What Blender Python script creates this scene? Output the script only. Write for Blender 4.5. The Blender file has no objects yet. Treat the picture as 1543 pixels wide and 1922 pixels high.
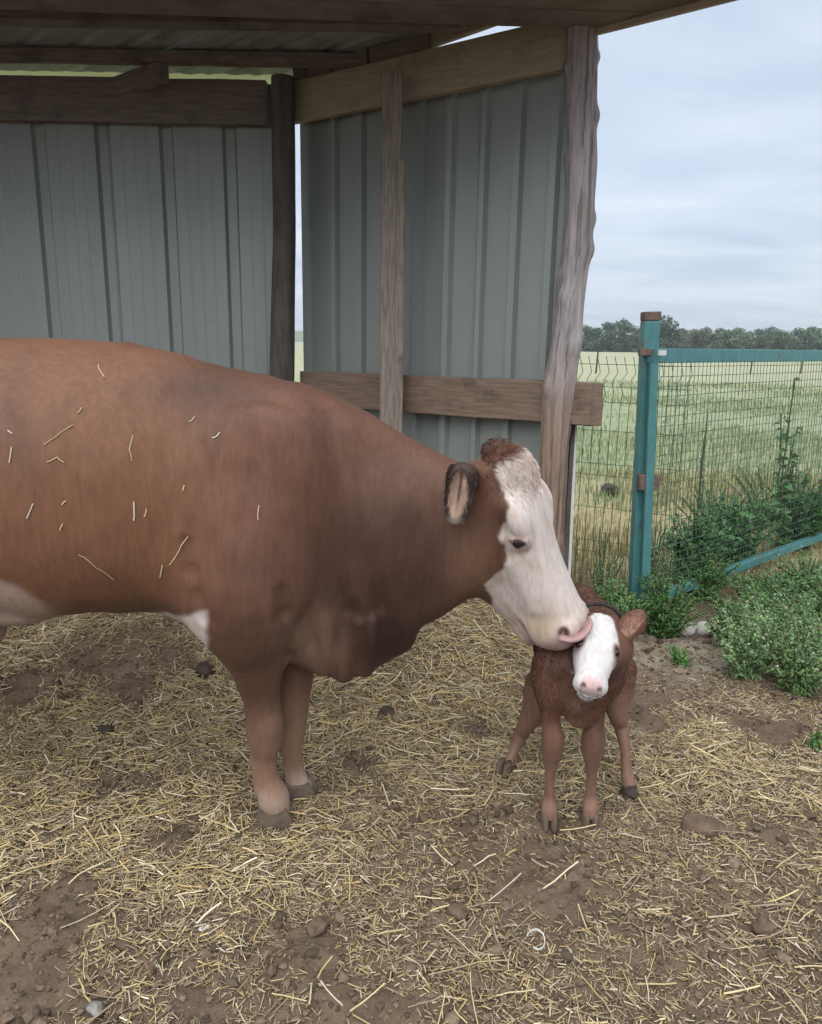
import bpy, math, random
import numpy as np
from mathutils import Vector, Matrix
random.seed(7)
RNG = np.random.default_rng(11)
SC = bpy.context.scene
COL = SC.collection
rad = math.radians

# ------------------------------------------------------------------ camera
CAM_H, FPX, PITCH, ROLL = 1.45, 1416.0, rad(12.7), rad(0.9)
_F = Vector((0, math.cos(PITCH), -math.sin(PITCH)))
_U0 = Vector((0, math.sin(PITCH), math.cos(PITCH)))
_R = Vector((1, 0, 0)) * math.cos(ROLL) + _U0 * math.sin(ROLL)
_U = Vector((1, 0, 0)) * -math.sin(ROLL) + _U0 * math.cos(ROLL)
cam_d = bpy.data.cameras.new('camera')
cam = bpy.data.objects.new('camera', cam_d)
COL.objects.link(cam)
cam_d.sensor_fit = 'HORIZONTAL'
cam_d.sensor_width = 36.0
cam_d.lens = FPX / 1543.0 * 36.0
cam_d.clip_start, cam_d.clip_end = 0.05, 5000
M = Matrix((_R, _U, -_F)).transposed().to_4x4()
M.translation = (0, 0, CAM_H)
cam.matrix_world = M
SC.camera = cam


def ray(x, y):
    return _F + _R * ((x - 771.5) / FPX) + _U * ((961 - y) / FPX)


def at(x, y, Y):
    """photo pixel -> world point on the plane at depth Y"""
    d = ray(x, y)
    t = Y / d.y
    return Vector((d.x * t, Y, CAM_H + d.z * t))


def atz(x, y, Z=0.0):
    d = ray(x, y)
    t = (Z - CAM_H) / d.z
    return Vector((d.x * t, d.y * t, Z))


# ------------------------------------------------------------------ sky, sun, exposure
SUN_EL, SUN_AZ = 58.0, 195.0          # azimuth clockwise from +Y: behind the camera, a little to its left
W = bpy.data.worlds.new('World')
SC.world = W
W.use_nodes = True
wn, wl = W.node_tree.nodes, W.node_tree.links
bg = wn['Background']
sky = wn.new('ShaderNodeTexSky')
sky.sky_type = 'NISHITA'
sky.sun_disc = False
sky.sun_elevation, sky.sun_rotation = rad(SUN_EL), rad(SUN_AZ)
sky.air_density, sky.dust_density = 1.0, 2.5
tc = wn.new('ShaderNodeTexCoord')
sep = wn.new('ShaderNodeSeparateXYZ')
wl.new(tc.outputs['Generated'], sep.inputs[0])


def wmath(op, a, b=None, c=None):
    n = wn.new('ShaderNodeMath')
    n.operation = op
    for i, v in enumerate((a, b, c)):
        if v is None:
            continue
        if isinstance(v, (int, float)):
            n.inputs[i].default_value = v
        else:
            wl.new(v, n.inputs[i])
    return n.outputs[0]


zz = wmath('ADD', wmath('ABSOLUTE', sep.outputs[2]), 0.12)
px_, py_ = wmath('DIVIDE', sep.outputs[0], zz), wmath('DIVIDE', sep.outputs[1], zz)
cmb = wn.new('ShaderNodeCombineXYZ')
wl.new(wmath('MULTIPLY', px_, 0.55), cmb.inputs[0])
wl.new(wmath('MULTIPLY', py_, 1.0), cmb.inputs[1])
nz = wn.new('ShaderNodeTexNoise')
nz.inputs['Scale'].default_value = 1.7
nz.inputs['Detail'].default_value = 7
nz.inputs['Roughness'].default_value = 0.52
nz.inputs['Distortion'].default_value = 0.35
wl.new(cmb.outputs[0], nz.inputs['Vector'])
ramp = wn.new('ShaderNodeValToRGB')
ramp.color_ramp.elements[0].position = 0.30
ramp.color_ramp.elements[0].color = (3.3, 3.85, 4.75, 1)
ramp.color_ramp.elements[1].position = 0.66
ramp.color_ramp.elements[1].color = (4.75, 5.15, 5.8, 1)
wl.new(nz.outputs[0], ramp.inputs[0])
mx = wn.new('ShaderNodeMix')
mx.data_type = 'RGBA'
mx.inputs[0].default_value = 0.85       # mostly cloud deck, some clear sky behind it
wl.new(sky.outputs[0], mx.inputs[6])
wl.new(ramp.outputs[0], mx.inputs[7])
wl.new(mx.outputs[2], bg.inputs[0])
bg.inputs[1].default_value = 0.074

sun_d = bpy.data.lights.new('sun', 'SUN')
sun_d.energy, sun_d.angle, sun_d.color = 1.5, rad(80), (1.0, 0.96, 0.9)
sun = bpy.data.objects.new('sun', sun_d)
COL.objects.link(sun)
_az, _el = rad(SUN_AZ), rad(SUN_EL)
to_sun = Vector((math.sin(_az) * math.cos(_el), math.cos(_az) * math.cos(_el), math.sin(_el)))
sun.rotation_euler = to_sun.to_track_quat('Z', 'Y').to_euler()
sun.location = to_sun * 30

vs = SC.view_settings
vs.view_transform, vs.look, vs.exposure, vs.gamma = 'Standard', 'None', 1.3, 1.0
vs.use_curve_mapping = False
SC.cycles.use_denoising = True
SC.cycles.max_bounces = 6
SC.cycles.diffuse_bounces = 3
SC.cycles.glossy_bounces = 2
SC.cycles.use_adaptive_sampling = True
SC.cycles.adaptive_threshold = 0.03
SC.cycles.transparent_max_bounces = 8

# ------------------------------------------------------------------ helpers: numpy noise
def _hash(ix, iy, iz, seed):
    h = (ix.astype(np.int64) * 374761393 + iy.astype(np.int64) * 668265263 + iz.astype(np.int64) * 2147483647 + seed * 974711) & 0xffffffff
    h = ((h ^ (h >> 13)) * 1274126177) & 0xffffffff
    h = h ^ (h >> 16)
    return (h & 0xffff) / 65535.0


def vnoise(p, seed=0):
    """value noise 0..1 at points p (N,2 or N,3)"""
    p = np.asarray(p, dtype=np.float64)
    if p.shape[-1] == 2:
        i = np.floor(p).astype(np.int64)
        f = p - i
        f = f * f * (3 - 2 * f)
        z = np.zeros_like(i[..., 0])
        a = _hash(i[..., 0], i[..., 1], z, seed)
        b = _hash(i[..., 0] + 1, i[..., 1], z, seed)
        c = _hash(i[..., 0], i[..., 1] + 1, z, seed)
        d = _hash(i[..., 0] + 1, i[..., 1] + 1, z, seed)
        return (a * (1 - f[..., 0]) + b * f[..., 0]) * (1 - f[..., 1]) + (c * (1 - f[..., 0]) + d * f[..., 0]) * f[..., 1]
    i = np.floor(p).astype(np.int64)
    f = p - i
    f = f * f * (3 - 2 * f)
    r = 0
    for dx in (0, 1):
        for dy in (0, 1):
            for dz in (0, 1):
                w = (f[..., 0] if dx else 1 - f[..., 0]) * (f[..., 1] if dy else 1 - f[..., 1]) * (f[..., 2] if dz else 1 - f[..., 2])
                r = r + w * _hash(i[..., 0] + dx, i[..., 1] + dy, i[..., 2] + dz, seed)
    return r


def fbm(p, seed=0, oct=4, rough=0.5):
    p = np.asarray(p, dtype=np.float64)
    r, a, s = 0, 1, 0
    for k in range(oct):
        r = r + a * vnoise(p * (2.03 ** k) + 17.3 * k, seed + k)
        s += a
        a *= rough
    return r / s


def sstep(a, b, x):
    t = np.clip((x - a) / (b - a), 0, 1)
    return t * t * (3 - 2 * t)


# ------------------------------------------------------------------ helpers: objects
def tag(o, label=None, cat=None, group=None, kind=None):
    for k, v in (('label', label), ('category', cat), ('group', group), ('kind', kind)):
        if v:
            o[k] = v
    return o


def empty(name, loc=(0, 0, 0), label=None, cat=None, group=None, kind=None):
    o = bpy.data.objects.new(name, None)
    COL.objects.link(o)
    o.location = loc
    o.empty_display_size = 0.1
    return tag(o, label, cat, group, kind)


def link(name, me, parent=None):
    o = bpy.data.objects.new(name, me)
    COL.objects.link(o)
    if parent is not None:
        o.parent = parent
        o.matrix_parent_inverse = Matrix.Translation(-Vector(parent.location))
    return o


def np_mesh(name, V, Fc, mat=None, smooth=True, col=None):
    """V (N,3), Fc (M,k) uniform polygons, col (N,3) linear vertex colour"""
    V = np.ascontiguousarray(V, dtype=np.float32)
    Fc = np.ascontiguousarray(Fc, dtype=np.int32)
    me = bpy.data.meshes.new(name)
    n, k = Fc.shape
    me.vertices.add(len(V))
    me.vertices.foreach_set('co', V.ravel())
    me.loops.add(n * k)
    me.loops.foreach_set('vertex_index', Fc.ravel())
    me.polygons.add(n)
    me.polygons.foreach_set('loop_start', np.arange(0, n * k, k, dtype=np.int32))
    me.update(calc_edges=True)
    if col is not None:
        a = me.color_attributes.new('Col', 'FLOAT_COLOR', 'POINT')
        c4 = np.ones((len(V), 4), np.float32)
        c4[:, :3] = col
        a.data.foreach_set('color', c4.ravel())
    me.polygons.foreach_set('use_smooth', np.full(n, smooth, dtype=bool))
    if mat:
        me.materials.append(mat)
    return me


def py_mesh(name, V, Fc, mat=None, smooth=False):
    me = bpy.data.meshes.new(name)
    me.from_pydata([tuple(v) for v in V], [], Fc)
    me.update()
    if smooth:
        me.polygons.foreach_set('use_smooth', np.full(len(me.polygons), True, dtype=bool))
    if mat:
        me.materials.append(mat)
    return me


def add_bevel(o, w, seg=2):
    m = o.modifiers.new('bevel', 'BEVEL')
    m.width, m.segments, m.limit_method = w, seg, 'ANGLE'
    return o


def board(name, a, b, wid, thk, mat, parent=None, up=(0, 0, 1), bev=0.004, wob=0.0, seed=0):
    """sawn timber from a to b; wid along 'up', thk across; a few cuts along it so that it is not dead straight"""
    a, b, up = Vector(a), Vector(b), Vector(up)
    ax = (b - a)
    L = ax.length
    ax.normalize()
    side = ax.cross(up).normalized()
    up = side.cross(ax).normalized()
    n = max(2, int(L / 0.25) + 1)
    V, Fc = [], []
    rr = random.Random(seed + int(L * 1000))
    for i in range(n):
        c = a + ax * (L * i / (n - 1)) + up * rr.uniform(-wob, wob) + side * rr.uniform(-wob, wob)
        for su, ss in ((-1, -1), (1, -1), (1, 1), (-1, 1)):
            V.append(c + up * (su * wid / 2 * (1 + rr.uniform(-wob, wob) * 4)) + side * (ss * thk / 2))
    for i in range(n - 1):
        for j in range(4):
            k = (j + 1) % 4
            Fc.append((i * 4 + j, i * 4 + k, (i + 1) * 4 + k, (i + 1) * 4 + j))
    Fc.append((3, 2, 1, 0))
    e = (n - 1) * 4
    Fc.append((e, e + 1, e + 2, e + 3))
    o = link(name, py_mesh(name, V, Fc, mat), parent)
    if bev:
        add_bevel(o, bev)
    return o


def loft(C, RX, RY, A, B, nseg=24, caps=True, mod=None):
    """rings at C with half axes RX along A and RY along B; mod(i, ang) scales the radius"""
    V, Fc = [], []
    n = len(C)
    for i in range(n):
        a = A[i] if isinstance(A, list) else A
        b = B[i] if isinstance(B, list) else B
        for j in range(nseg):
            th = 2 * math.pi * j / nseg
            m = mod(i, th) if mod else 1.0
            V.append(Vector(C[i]) + Vector(a) * (RX[i] * m * math.cos(th)) + Vector(b) * (RY[i] * m * math.sin(th)))
    for i in range(n - 1):
        for j in range(nseg):
            k = (j + 1) % nseg
            Fc.append((i * nseg + j, i * nseg + k, (i + 1) * nseg + k, (i + 1) * nseg + j))
    if caps:
        Fc.append(tuple(range(nseg))[::-1])
        Fc.append(tuple((n - 1) * nseg + j for j in range(nseg)))
    return V, Fc


def wires(segs, r, sides=5):
    """one (V, F) of thin tubes along polylines"""
    V, Fc = [], []
    for pl in segs:
        base = len(V)
        pl = [Vector(q) for q in pl]
        for i, q in enumerate(pl):
            d = (pl[min(i + 1, len(pl) - 1)] - pl[max(i - 1, 0)]).normalized()
            ref = Vector((0, 1, 0)) if abs(d.y) < 0.8 else Vector((1, 0, 0))
            a = d.cross(ref).normalized()
            b = d.cross(a)
            for j in range(sides):
                th = 2 * math.pi * j / sides
                V.append(q + a * (r * math.cos(th)) + b * (r * math.sin(th)))
        for i in range(len(pl) - 1):
            for j in range(sides):
                k = (j + 1) % sides
                Fc.append((base + i * sides + j, base + i * sides + k, base + (i + 1) * sides + k, base + (i + 1) * sides + j))
    return V, Fc


# ------------------------------------------------------------------ helpers: materials
def new_mat(name):
    m = bpy.data.materials.new(name)
    m.use_nodes = True
    nt = m.node_tree
    return m, nt, nt.nodes, nt.links, nt.nodes['Principled BSDF']


def noise_mat(name, c1, c2, scale=8, stretch=(1, 1, 1), rough=0.8, bump=0.3, bump_scale=40, bump_dist=0.003, detail=6,
              c3=None, c3_scale=3, c3_lo=0.55, c3_hi=0.7, metallic=0.0, spec=0.3, coord='Object', bump_stretch=None, lo=0.35, hi=0.65):
    m, nt, N, L, P = new_mat(name)
    tcn = N.new('ShaderNodeTexCoord')
    mp = N.new('ShaderNodeMapping')
    mp.inputs['Scale'].default_value = stretch
    L.new(tcn.outputs[coord], mp.inputs[0])
    n1 = N.new('ShaderNodeTexNoise')
    n1.inputs['Scale'].default_value = scale
    n1.inputs['Detail'].default_value = detail
    n1.inputs['Roughness'].default_value = 0.6
    L.new(mp.outputs[0], n1.inputs['Vector'])
    r = N.new('ShaderNodeValToRGB')
    r.color_ramp.elements[0].position, r.color_ramp.elements[1].position = lo, hi
    r.color_ramp.elements[0].color = (*c1, 1)
    r.color_ramp.elements[1].color = (*c2, 1)
    L.new(n1.outputs[0], r.inputs[0])
    out = r.outputs[0]
    if c3:
        n3 = N.new('ShaderNodeTexNoise')
        n3.inputs['Scale'].default_value = c3_scale
        n3.inputs['Detail'].default_value = 5
        n3.inputs['Roughness'].default_value = 0.65
        L.new(tcn.outputs[coord], n3.inputs['Vector'])
        r3 = N.new('ShaderNodeMapRange')
        r3.inputs[1].default_value, r3.inputs[2].default_value = c3_lo, c3_hi
        L.new(n3.outputs[0], r3.inputs[0])
        mxn = N.new('ShaderNodeMix')
        mxn.data_type = 'RGBA'
        L.new(r3.outputs[0], mxn.inputs[0])
        L.new(out, mxn.inputs[6])
        mxn.inputs[7].default_value = (*c3, 1)
        out = mxn.outputs[2]
    L.new(out, P.inputs['Base Color'])
    P.inputs['Roughness'].default_value = rough
    P.inputs['Metallic'].default_value = metallic
    P.inputs['Specular IOR Level'].default_value = spec
    if bump:
        mp2 = N.new('ShaderNodeMapping')
        mp2.inputs['Scale'].default_value = bump_stretch or stretch
        L.new(tcn.outputs[coord], mp2.inputs[0])
        n2 = N.new('ShaderNodeTexNoise')
        n2.inputs['Scale'].default_value = bump_scale
        n2.inputs['Detail'].default_value = 5
        L.new(mp2.outputs[0], n2.inputs['Vector'])
        b = N.new('ShaderNodeBump')
        b.inputs['Strength'].default_value = bump
        b.inputs['Distance'].default_value = bump_dist
        L.new(n2.outputs[0], b.inputs['Height'])
        L.new(b.outputs[0], P.inputs['Normal'])
    return m


def attr_mat(name, rough=0.75, spec=0.25, bump=0.0, bump_scale=120, bump_dist=0.002, stretch=(1, 1, 1), vary=0.0, vary_scale=30,
             sheen=0.0, translucent=0.0):
    m, nt, N, L, P = new_mat(name)
    at_ = N.new('ShaderNodeAttribute')
    at_.attribute_name = 'Col'
    out = at_.outputs['Color']
    tcn = N.new('ShaderNodeTexCoord')
    mp = N.new('ShaderNodeMapping')
    mp.inputs['Scale'].default_value = stretch
    L.new(tcn.outputs['Object'], mp.inputs[0])
    if vary:
        nn = N.new('ShaderNodeTexNoise')
        nn.inputs['Scale'].default_value = vary_scale
        nn.inputs['Detail'].default_value = 6
        nn.inputs['Roughness'].default_value = 0.65
        L.new(mp.outputs[0], nn.inputs['Vector'])
        mr = N.new('ShaderNodeMapRange')
        mr.inputs[1].default_value, mr.inputs[2].default_value = 0.3, 0.7
        mr.inputs[3].default_value, mr.inputs[4].default_value = 1 - vary, 1 + vary
        L.new(nn.outputs[0], mr.inputs[0])
        vm = N.new('ShaderNodeVectorMath')
        vm.operation = 'SCALE'
        L.new(out, vm.inputs[0])
        L.new(mr.outputs[0], vm.inputs[3])
        out = vm.outputs[0]
    L.new(out, P.inputs['Base Color'])
    P.inputs['Roughness'].default_value = rough
    P.inputs['Specular IOR Level'].default_value = spec
    if sheen:
        P.inputs['Sheen Weight'].default_value = sheen
        P.inputs['Sheen Roughness'].default_value = 0.5
    if bump:
        n2 = N.new('ShaderNodeTexNoise')
        n2.inputs['Scale'].default_value = bump_scale
        n2.inputs['Detail'].default_value = 5
        L.new(mp.outputs[0], n2.inputs['Vector'])
        b = N.new('ShaderNodeBump')
        b.inputs['Strength'].default_value = bump
        b.inputs['Distance'].default_value = bump_dist
        L.new(n2.outputs[0], b.inputs['Height'])
        L.new(b.outputs[0], P.inputs['Normal'])
    if translucent:
        tr = N.new('ShaderNodeBsdfTranslucent')
        L.new(out, tr.inputs[0])
        ms = N.new('ShaderNodeMixShader')
        ms.inputs[0].default_value = translucent
        L.new(P.outputs[0], ms.inputs[1])
        L.new(tr.outputs[0], ms.inputs[2])
        L.new(ms.outputs[0], N['Material Output'].inputs[0])
    return m


MT = {}
MT['sheet'] = noise_mat('galvanised_sheet', (.275, .302, .284), (.30, .328, .308), scale=2.5, stretch=(3, 3, .2), rough=.42, bump=.06, bump_scale=6,
                        bump_stretch=(5, 5, .6), bump_dist=.004, metallic=.3, spec=.4, c3=(.2, .21, .19), c3_scale=7, c3_lo=.62, c3_hi=.9)
MT['roof'] = noise_mat('roof_sheet', (.26, .29, .28), (.32, .35, .335), scale=3, stretch=(2, 2, 2), rough=.55, bump=.1, bump_scale=10, metallic=.2,
                       c3=(.10, .09, .075), c3_scale=4)
MT['old_wood'] = noise_mat('old_sawn_wood', (.142, .122, .106), (.222, .194, .168), scale=6, stretch=(1, 1, 14), rough=.85, bump=.5, bump_scale=18, bump_dist=.003,
                           c3=(.09, .073, .062), c3_scale=4, c3_lo=.56, c3_hi=.74)
MT['old_wood_x'] = noise_mat('old_sawn_wood_across', (.142, .122, .106), (.222, .194, .168), scale=6, stretch=(1.2, 1.2, 14), rough=.85, bump=.5, bump_scale=18,
                             bump_dist=.003, c3=(.088, .072, .06), c3_scale=5, c3_lo=.55, c3_hi=.72)
MT['pale_wood'] = noise_mat('pale_sawn_wood', (.30, .26, .185), (.40, .35, .26), scale=7, stretch=(1.2, 1.2, 14), rough=.85, bump=.4, bump_scale=18,
                            bump_dist=.003, c3=(.24, .2, .145), c3_scale=4, c3_lo=.56, c3_hi=.72)
MT['rail_wood'] = noise_mat('rail_wood', (.16, .112, .083), (.25, .182, .138), scale=6, stretch=(1.2, 1.2, 14), rough=.85, bump=.5, bump_scale=18, bump_dist=.003, c3=(.09, .066, .05), c3_scale=5, c3_lo=.56, c3_hi=.74)
MT['grey_wood'] = noise_mat('weathered_grey_wood', (.17, .145, .12), (.3, .26, .215), scale=8, stretch=(14, 14, 1), rough=.88, bump=.4, bump_scale=20,
                            bump_dist=.003, c3=(.1, .08, .065), c3_scale=6, c3_lo=.58, c3_hi=.75)
MT['log'] = attr_mat('peeled_log', rough=.85, bump=.7, bump_scale=22, bump_dist=.006, stretch=(7, 7, .8), vary=.3, vary_scale=7)
MT['dark_log'] = noise_mat('dark_log', (.075, .066, .06), (.14, .122, .108), scale=6, stretch=(5, 5, 1), rough=.9, bump=.7, bump_scale=20, bump_dist=.006)
MT['white_trim'] = noise_mat('white_trim', (.62, .63, .62), (.72, .73, .72), scale=5, rough=.5, bump=0)
MT['teal'] = noise_mat('teal_paint', (.058, .19, .20), (.085, .245, .25), scale=9, stretch=(3, 3, 1), rough=.5, bump=.1, bump_scale=30, spec=.4,
                       c3=(.17, .12, .085), c3_scale=11, c3_lo=.62, c3_hi=.66)
MT['rust'] = noise_mat('rusty_steel', (.11, .075, .06), (.2, .14, .11), scale=30, rough=.8, bump=.3, bump_scale=80)
MT['wire'] = noise_mat('green_coated_wire', (.06, .105, .08), (.09, .14, .105), scale=20, rough=.5, bump=0)
MT['straw'] = attr_mat('straw', rough=.55, spec=.35, translucent=.12)
MT['soil_clod'] = attr_mat('soil_clod', rough=.95, spec=.1, bump=.8, bump_scale=90, bump_dist=.004, vary=.3, vary_scale=60)
MT['leaf'] = attr_mat('leaf', rough=.55, spec=.3, translucent=.25)
MT['grass'] = attr_mat('grass_blade', rough=.6, spec=.25, translucent=.2)
MT['treeleaf'] = attr_mat('tree_leaf', rough=.7, spec=.15, translucent=.1)
MT['bark'] = noise_mat('bark', (.05, .04, .03), (.1, .08, .06), scale=10, rough=.95, bump=.5)
MT['coat'] = attr_mat('cow_coat', rough=.55, spec=.24, bump=.5, bump_scale=150, bump_dist=.002, stretch=(1, 1, .2), vary=.17, vary_scale=70, sheen=.03)
MT['hair'] = attr_mat('coat_hair', rough=.5, spec=.25)
MT['eye'] = noise_mat('eye', (.006, .005, .006), (.012, .01, .012), rough=.06, bump=0, spec=.7)
MT['hoof'] = noise_mat('hoof_horn', (.075, .06, .048), (.15, .122, .095), scale=14, stretch=(1, 1, 4), rough=.85, bump=.5, bump_scale=40, c3=(.14, .1, .07), c3_scale=30, c3_lo=.45, c3_hi=.6)
MT['tongue'] = noise_mat('tongue', (.3, .17, .18), (.4, .24, .24), scale=40, rough=.35, bump=.4, bump_scale=220, bump_dist=.001, spec=.5)
MT['stone'] = noise_mat('pale_stone', (.42, .40, .37), (.62, .6, .56), scale=14, rough=.9, bump=.6, bump_scale=35, bump_dist=.006, c3=(.25, .22, .18), c3_scale=12)
MT['dung'] = noise_mat('dung', (.035, .026, .02), (.075, .055, .042), scale=25, rough=.75, bump=.8, bump_scale=60, bump_dist=.006, spec=.35)
MT['plastic'] = noise_mat('white_plastic', (.6, .6, .57), (.72, .72, .69), scale=20, rough=.45, bump=0)
MT['cord'] = noise_mat('dark_cord', (.02, .018, .018), (.035, .03, .03), scale=60, rough=.8, bump=.3)
MT['fibreglass'] = None

# ------------------------------------------------------------------ ground
def straw_density(X, Y):
    """0..1: how much straw lies at a spot of the yard"""
    P2 = np.stack([X, Y], -1)
    d = sstep(2.05, 2.55, Y + 0.35 * (fbm(P2 * 2.2, 5, 3) - .5)) * (1 - sstep(.55, 1.0, X)) * 0.95
    d = np.maximum(d, (1 - sstep(-.55, .15, X)) * sstep(1.45, 1.95, Y) * .75)
    d = np.maximum(d, np.exp(-(((X - 1.12) / .62) ** 2 + ((Y - 2.5) / .3) ** 2)) * 1.0)
    d = np.maximum(d, .10 * (1 - sstep(2.2, 2.9, Y) * sstep(.7, 1.1, X)))
    d = d * (1 - .85 * sstep(2.85, 3.2, Y) * sstep(.75, 1.0, X))
    d = d * (1 - .45 * sstep(.15, .6, X) * sstep(2.05, 1.7, Y))
    patch = fbm(P2 * 4.5, 31, 3)
    d = d * sstep(.38, .62, patch + .13 * d)
    d = np.maximum(d, .9 * np.exp(-(((X - 1.10) / .45) ** 2 + ((Y - 2.48) / .2) ** 2)) * sstep(.25, .45, patch))
    d = d * (1 - sstep(4.2, 5.0, Y))
    return d


def gh(X, Y):
    X, Y = np.asarray(X, float), np.asarray(Y, float)
    P2 = np.stack([X, Y], -1)
    near = 1 - sstep(7, 14, np.hypot(X, Y))
    h = (fbm(P2 * 1.3, 1, 3) - .5) * .05 * near
    h = h + (fbm(P2 * 7, 2, 3) - .5) * .034 * near
    h = h + (fbm(P2 * 24, 3, 3) - .5) * .03 * near
    h = h + (np.abs(fbm(P2 * 11, 8, 3) - .5) * -.05 + .008) * near * (1 - .6 * straw_density(X, Y))
    h = h + .15 * sstep(2.65, 3.5, Y) * (1 - sstep(.42, .72, X + .25 * (fbm(P2 * 2.5, 12, 2) - .5))) * (1 - sstep(4.4, 5.0, Y))   # straw banked up in the shed
    far = sstep(10, 60, Y)
    h = h + far * (fbm(P2 * .012, 4, 2) - .5) * .5
    return h


def graded(segs):
    out = [segs[0][0]]
    for (a, b, s0, s1) in segs:
        x = a
        while x < b - 1e-6:
            t = (x - a) / (b - a)
            x += s0 + (s1 - s0) * t
            out.append(min(x, b))
    return np.array(out)


gx = np.concatenate([-graded([(2.2, 5, .03, .15), (5, 40, .2, 4), (40, 520, 5, 60)])[::-1],
                     graded([(-2.2, 2.6, .0125, .0125), (2.6, 6, .02, .12), (6, 40, .15, 4), (40, 520, 5, 60)])[1:]])
gy = np.concatenate([-graded([(0, 3, .1, .3), (3, 60, .5, 12)])[::-1][:-1], graded([(0, .8, .1, .02), (.8, 3, .0095, .0125), (3, 6, .014, .05), (6, 40, .06, 1.5), (40, 760, 2, 60)])])
GX, GY = np.meshgrid(gx, gy, indexing='ij')
GZ = gh(GX.ravel(), GY.ravel())
nx_, ny_ = len(gx), len(gy)
ii = np.arange(nx_ * ny_).reshape(nx_, ny_)
gf = np.stack([ii[:-1, :-1], ii[1:, :-1], ii[1:, 1:], ii[:-1, 1:]], -1).reshape(-1, 4)


def ground_mat():
    m, nt, N, L, P = new_mat('yard_and_field')
    geo = N.new('ShaderNodeNewGeometry')
    sp = N.new('ShaderNodeSeparateXYZ')
    L.new(geo.outputs['Position'], sp.inputs[0])

    def noise(scale, detail=6, rough=.6, stretch=None):
        n = N.new('ShaderNodeTexNoise')
        n.inputs['Scale'].default_value = scale
        n.inputs['Detail'].default_value = detail
        n.inputs['Roughness'].default_value = rough
        if stretch:
            mp = N.new('ShaderNodeMapping')
            mp.inputs['Scale'].default_value = stretch
            L.new(geo.outputs['Position'], mp.inputs[0])
            L.new(mp.outputs[0], n.inputs['Vector'])
        else:
            L.new(geo.outputs['Position'], n.inputs['Vector'])
        return n.outputs[0]

    def rampc(src, stops):
        r = N.new('ShaderNodeValToRGB')
        e = r.color_ramp.elements
        e[0].position, e[0].color = stops[0][0], (*stops[0][1], 1)
        e[1].position, e[1].color = stops[-1][0], (*stops[-1][1], 1)
        for p_, c_ in stops[1:-1]:
            k = e.new(p_)
            k.color = (*c_, 1)
        L.new(src, r.inputs[0])
        return r.outputs[0]

    def mrange(src, a, b, c=0., d=1.):
        r = N.new('ShaderNodeMapRange')
        r.interpolation_type = 'SMOOTHSTEP'
        for i, v in enumerate((a, b, c, d)):
            r.inputs[i + 1].default_value = v
        L.new(src, r.inputs[0])
        return r.outputs[0]

    def math2(op, a, b):
        n = N.new('ShaderNodeMath')
        n.operation = op
        for i, v in enumerate((a, b)):
            if isinstance(v, (int, float)):
                n.inputs[i].default_value = v
            else:
                L.new(v, n.inputs[i])
        return n.outputs[0]

    def mix(f, a, b):
        n = N.new('ShaderNodeMix')
        n.data_type = 'RGBA'
        L.new(f, n.inputs[0])
        L.new(a, n.inputs[6])
        L.new(b, n.inputs[7])
        return n.outputs[2]

    soil = rampc(noise(7, 9, .7), [(.3, (.085, .060, .043)), (.5, (.155, .115, .082)), (.72, (.225, .172, .128))])
    fleck = rampc(noise(70, 4, .7), [(.5, (.15, .105, .07)), (.62, (.24, .18, .12))])
    soil = mix(mrange(noise(55, 4, .6), .5, .65), soil, fleck)
    pale = rampc(noise(9, 7, .65), [(.35, (.2, .165, .125)), (.7, (.34, .3, .24))])
    dry = rampc(noise(3, 8, .7), [(.3, (.22, .20, .11)), (.5, (.40, .34, .20)), (.62, (.30, .30, .14)), (.75, (.18, .24, .09))])
    green = rampc(noise(1.2, 9, .7), [(.3, (.20, .25, .14)), (.5, (.27, .31, .185)), (.72, (.36, .365, .235))])
    farg = rampc(noise(.05, 8, .65, (.35, 1.0, 1)), [(.3, (.32, .345, .21)), (.5, (.365, .375, .245)), (.7, (.42, .405, .28))])
    wob = math2('MULTIPLY', math2('SUBTRACT', noise(.9, 4, .6), .5), 1.6)
    yy = math2('ADD', sp.outputs[1], wob)
    # bare pale soil in front of the weeds, to the right of the shed
    xw = math2('ADD', sp.outputs[0], math2('MULTIPLY', wob, .35))
    col = mix(math2('MULTIPLY', mrange(xw, .75, 1.05), math2('MULTIPLY', mrange(yy, 2.95, 3.35), mrange(yy, 4.3, 3.8))), soil, pale)
    col = mix(mrange(yy, 4.2, 5.0), col, dry)
    col = mix(mrange(yy, 6.6, 9.5), col, green)
    col = mix(mrange(yy, 16, 42), col, farg)
    L.new(col, P.inputs['Base Color'])
    P.inputs['Roughness'].default_value = .95
    P.inputs['Specular IOR Level'].default_value = .12
    b = N.new('ShaderNodeBump')
    b.inputs['Strength'].default_value = 1.0
    b.inputs['Distance'].default_value = .010
    L.new(noise(45, 7, .75), b.inputs['Height'])
    L.new(b.outputs[0], P.inputs['Normal'])
    return m


ground = link('ground', np_mesh('ground', np.stack([GX.ravel(), GY.ravel(), GZ], -1), gf, ground_mat()))
tag(ground, 'trodden brown soil yard running out into a flat green field', 'ground', kind='structure')

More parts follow.
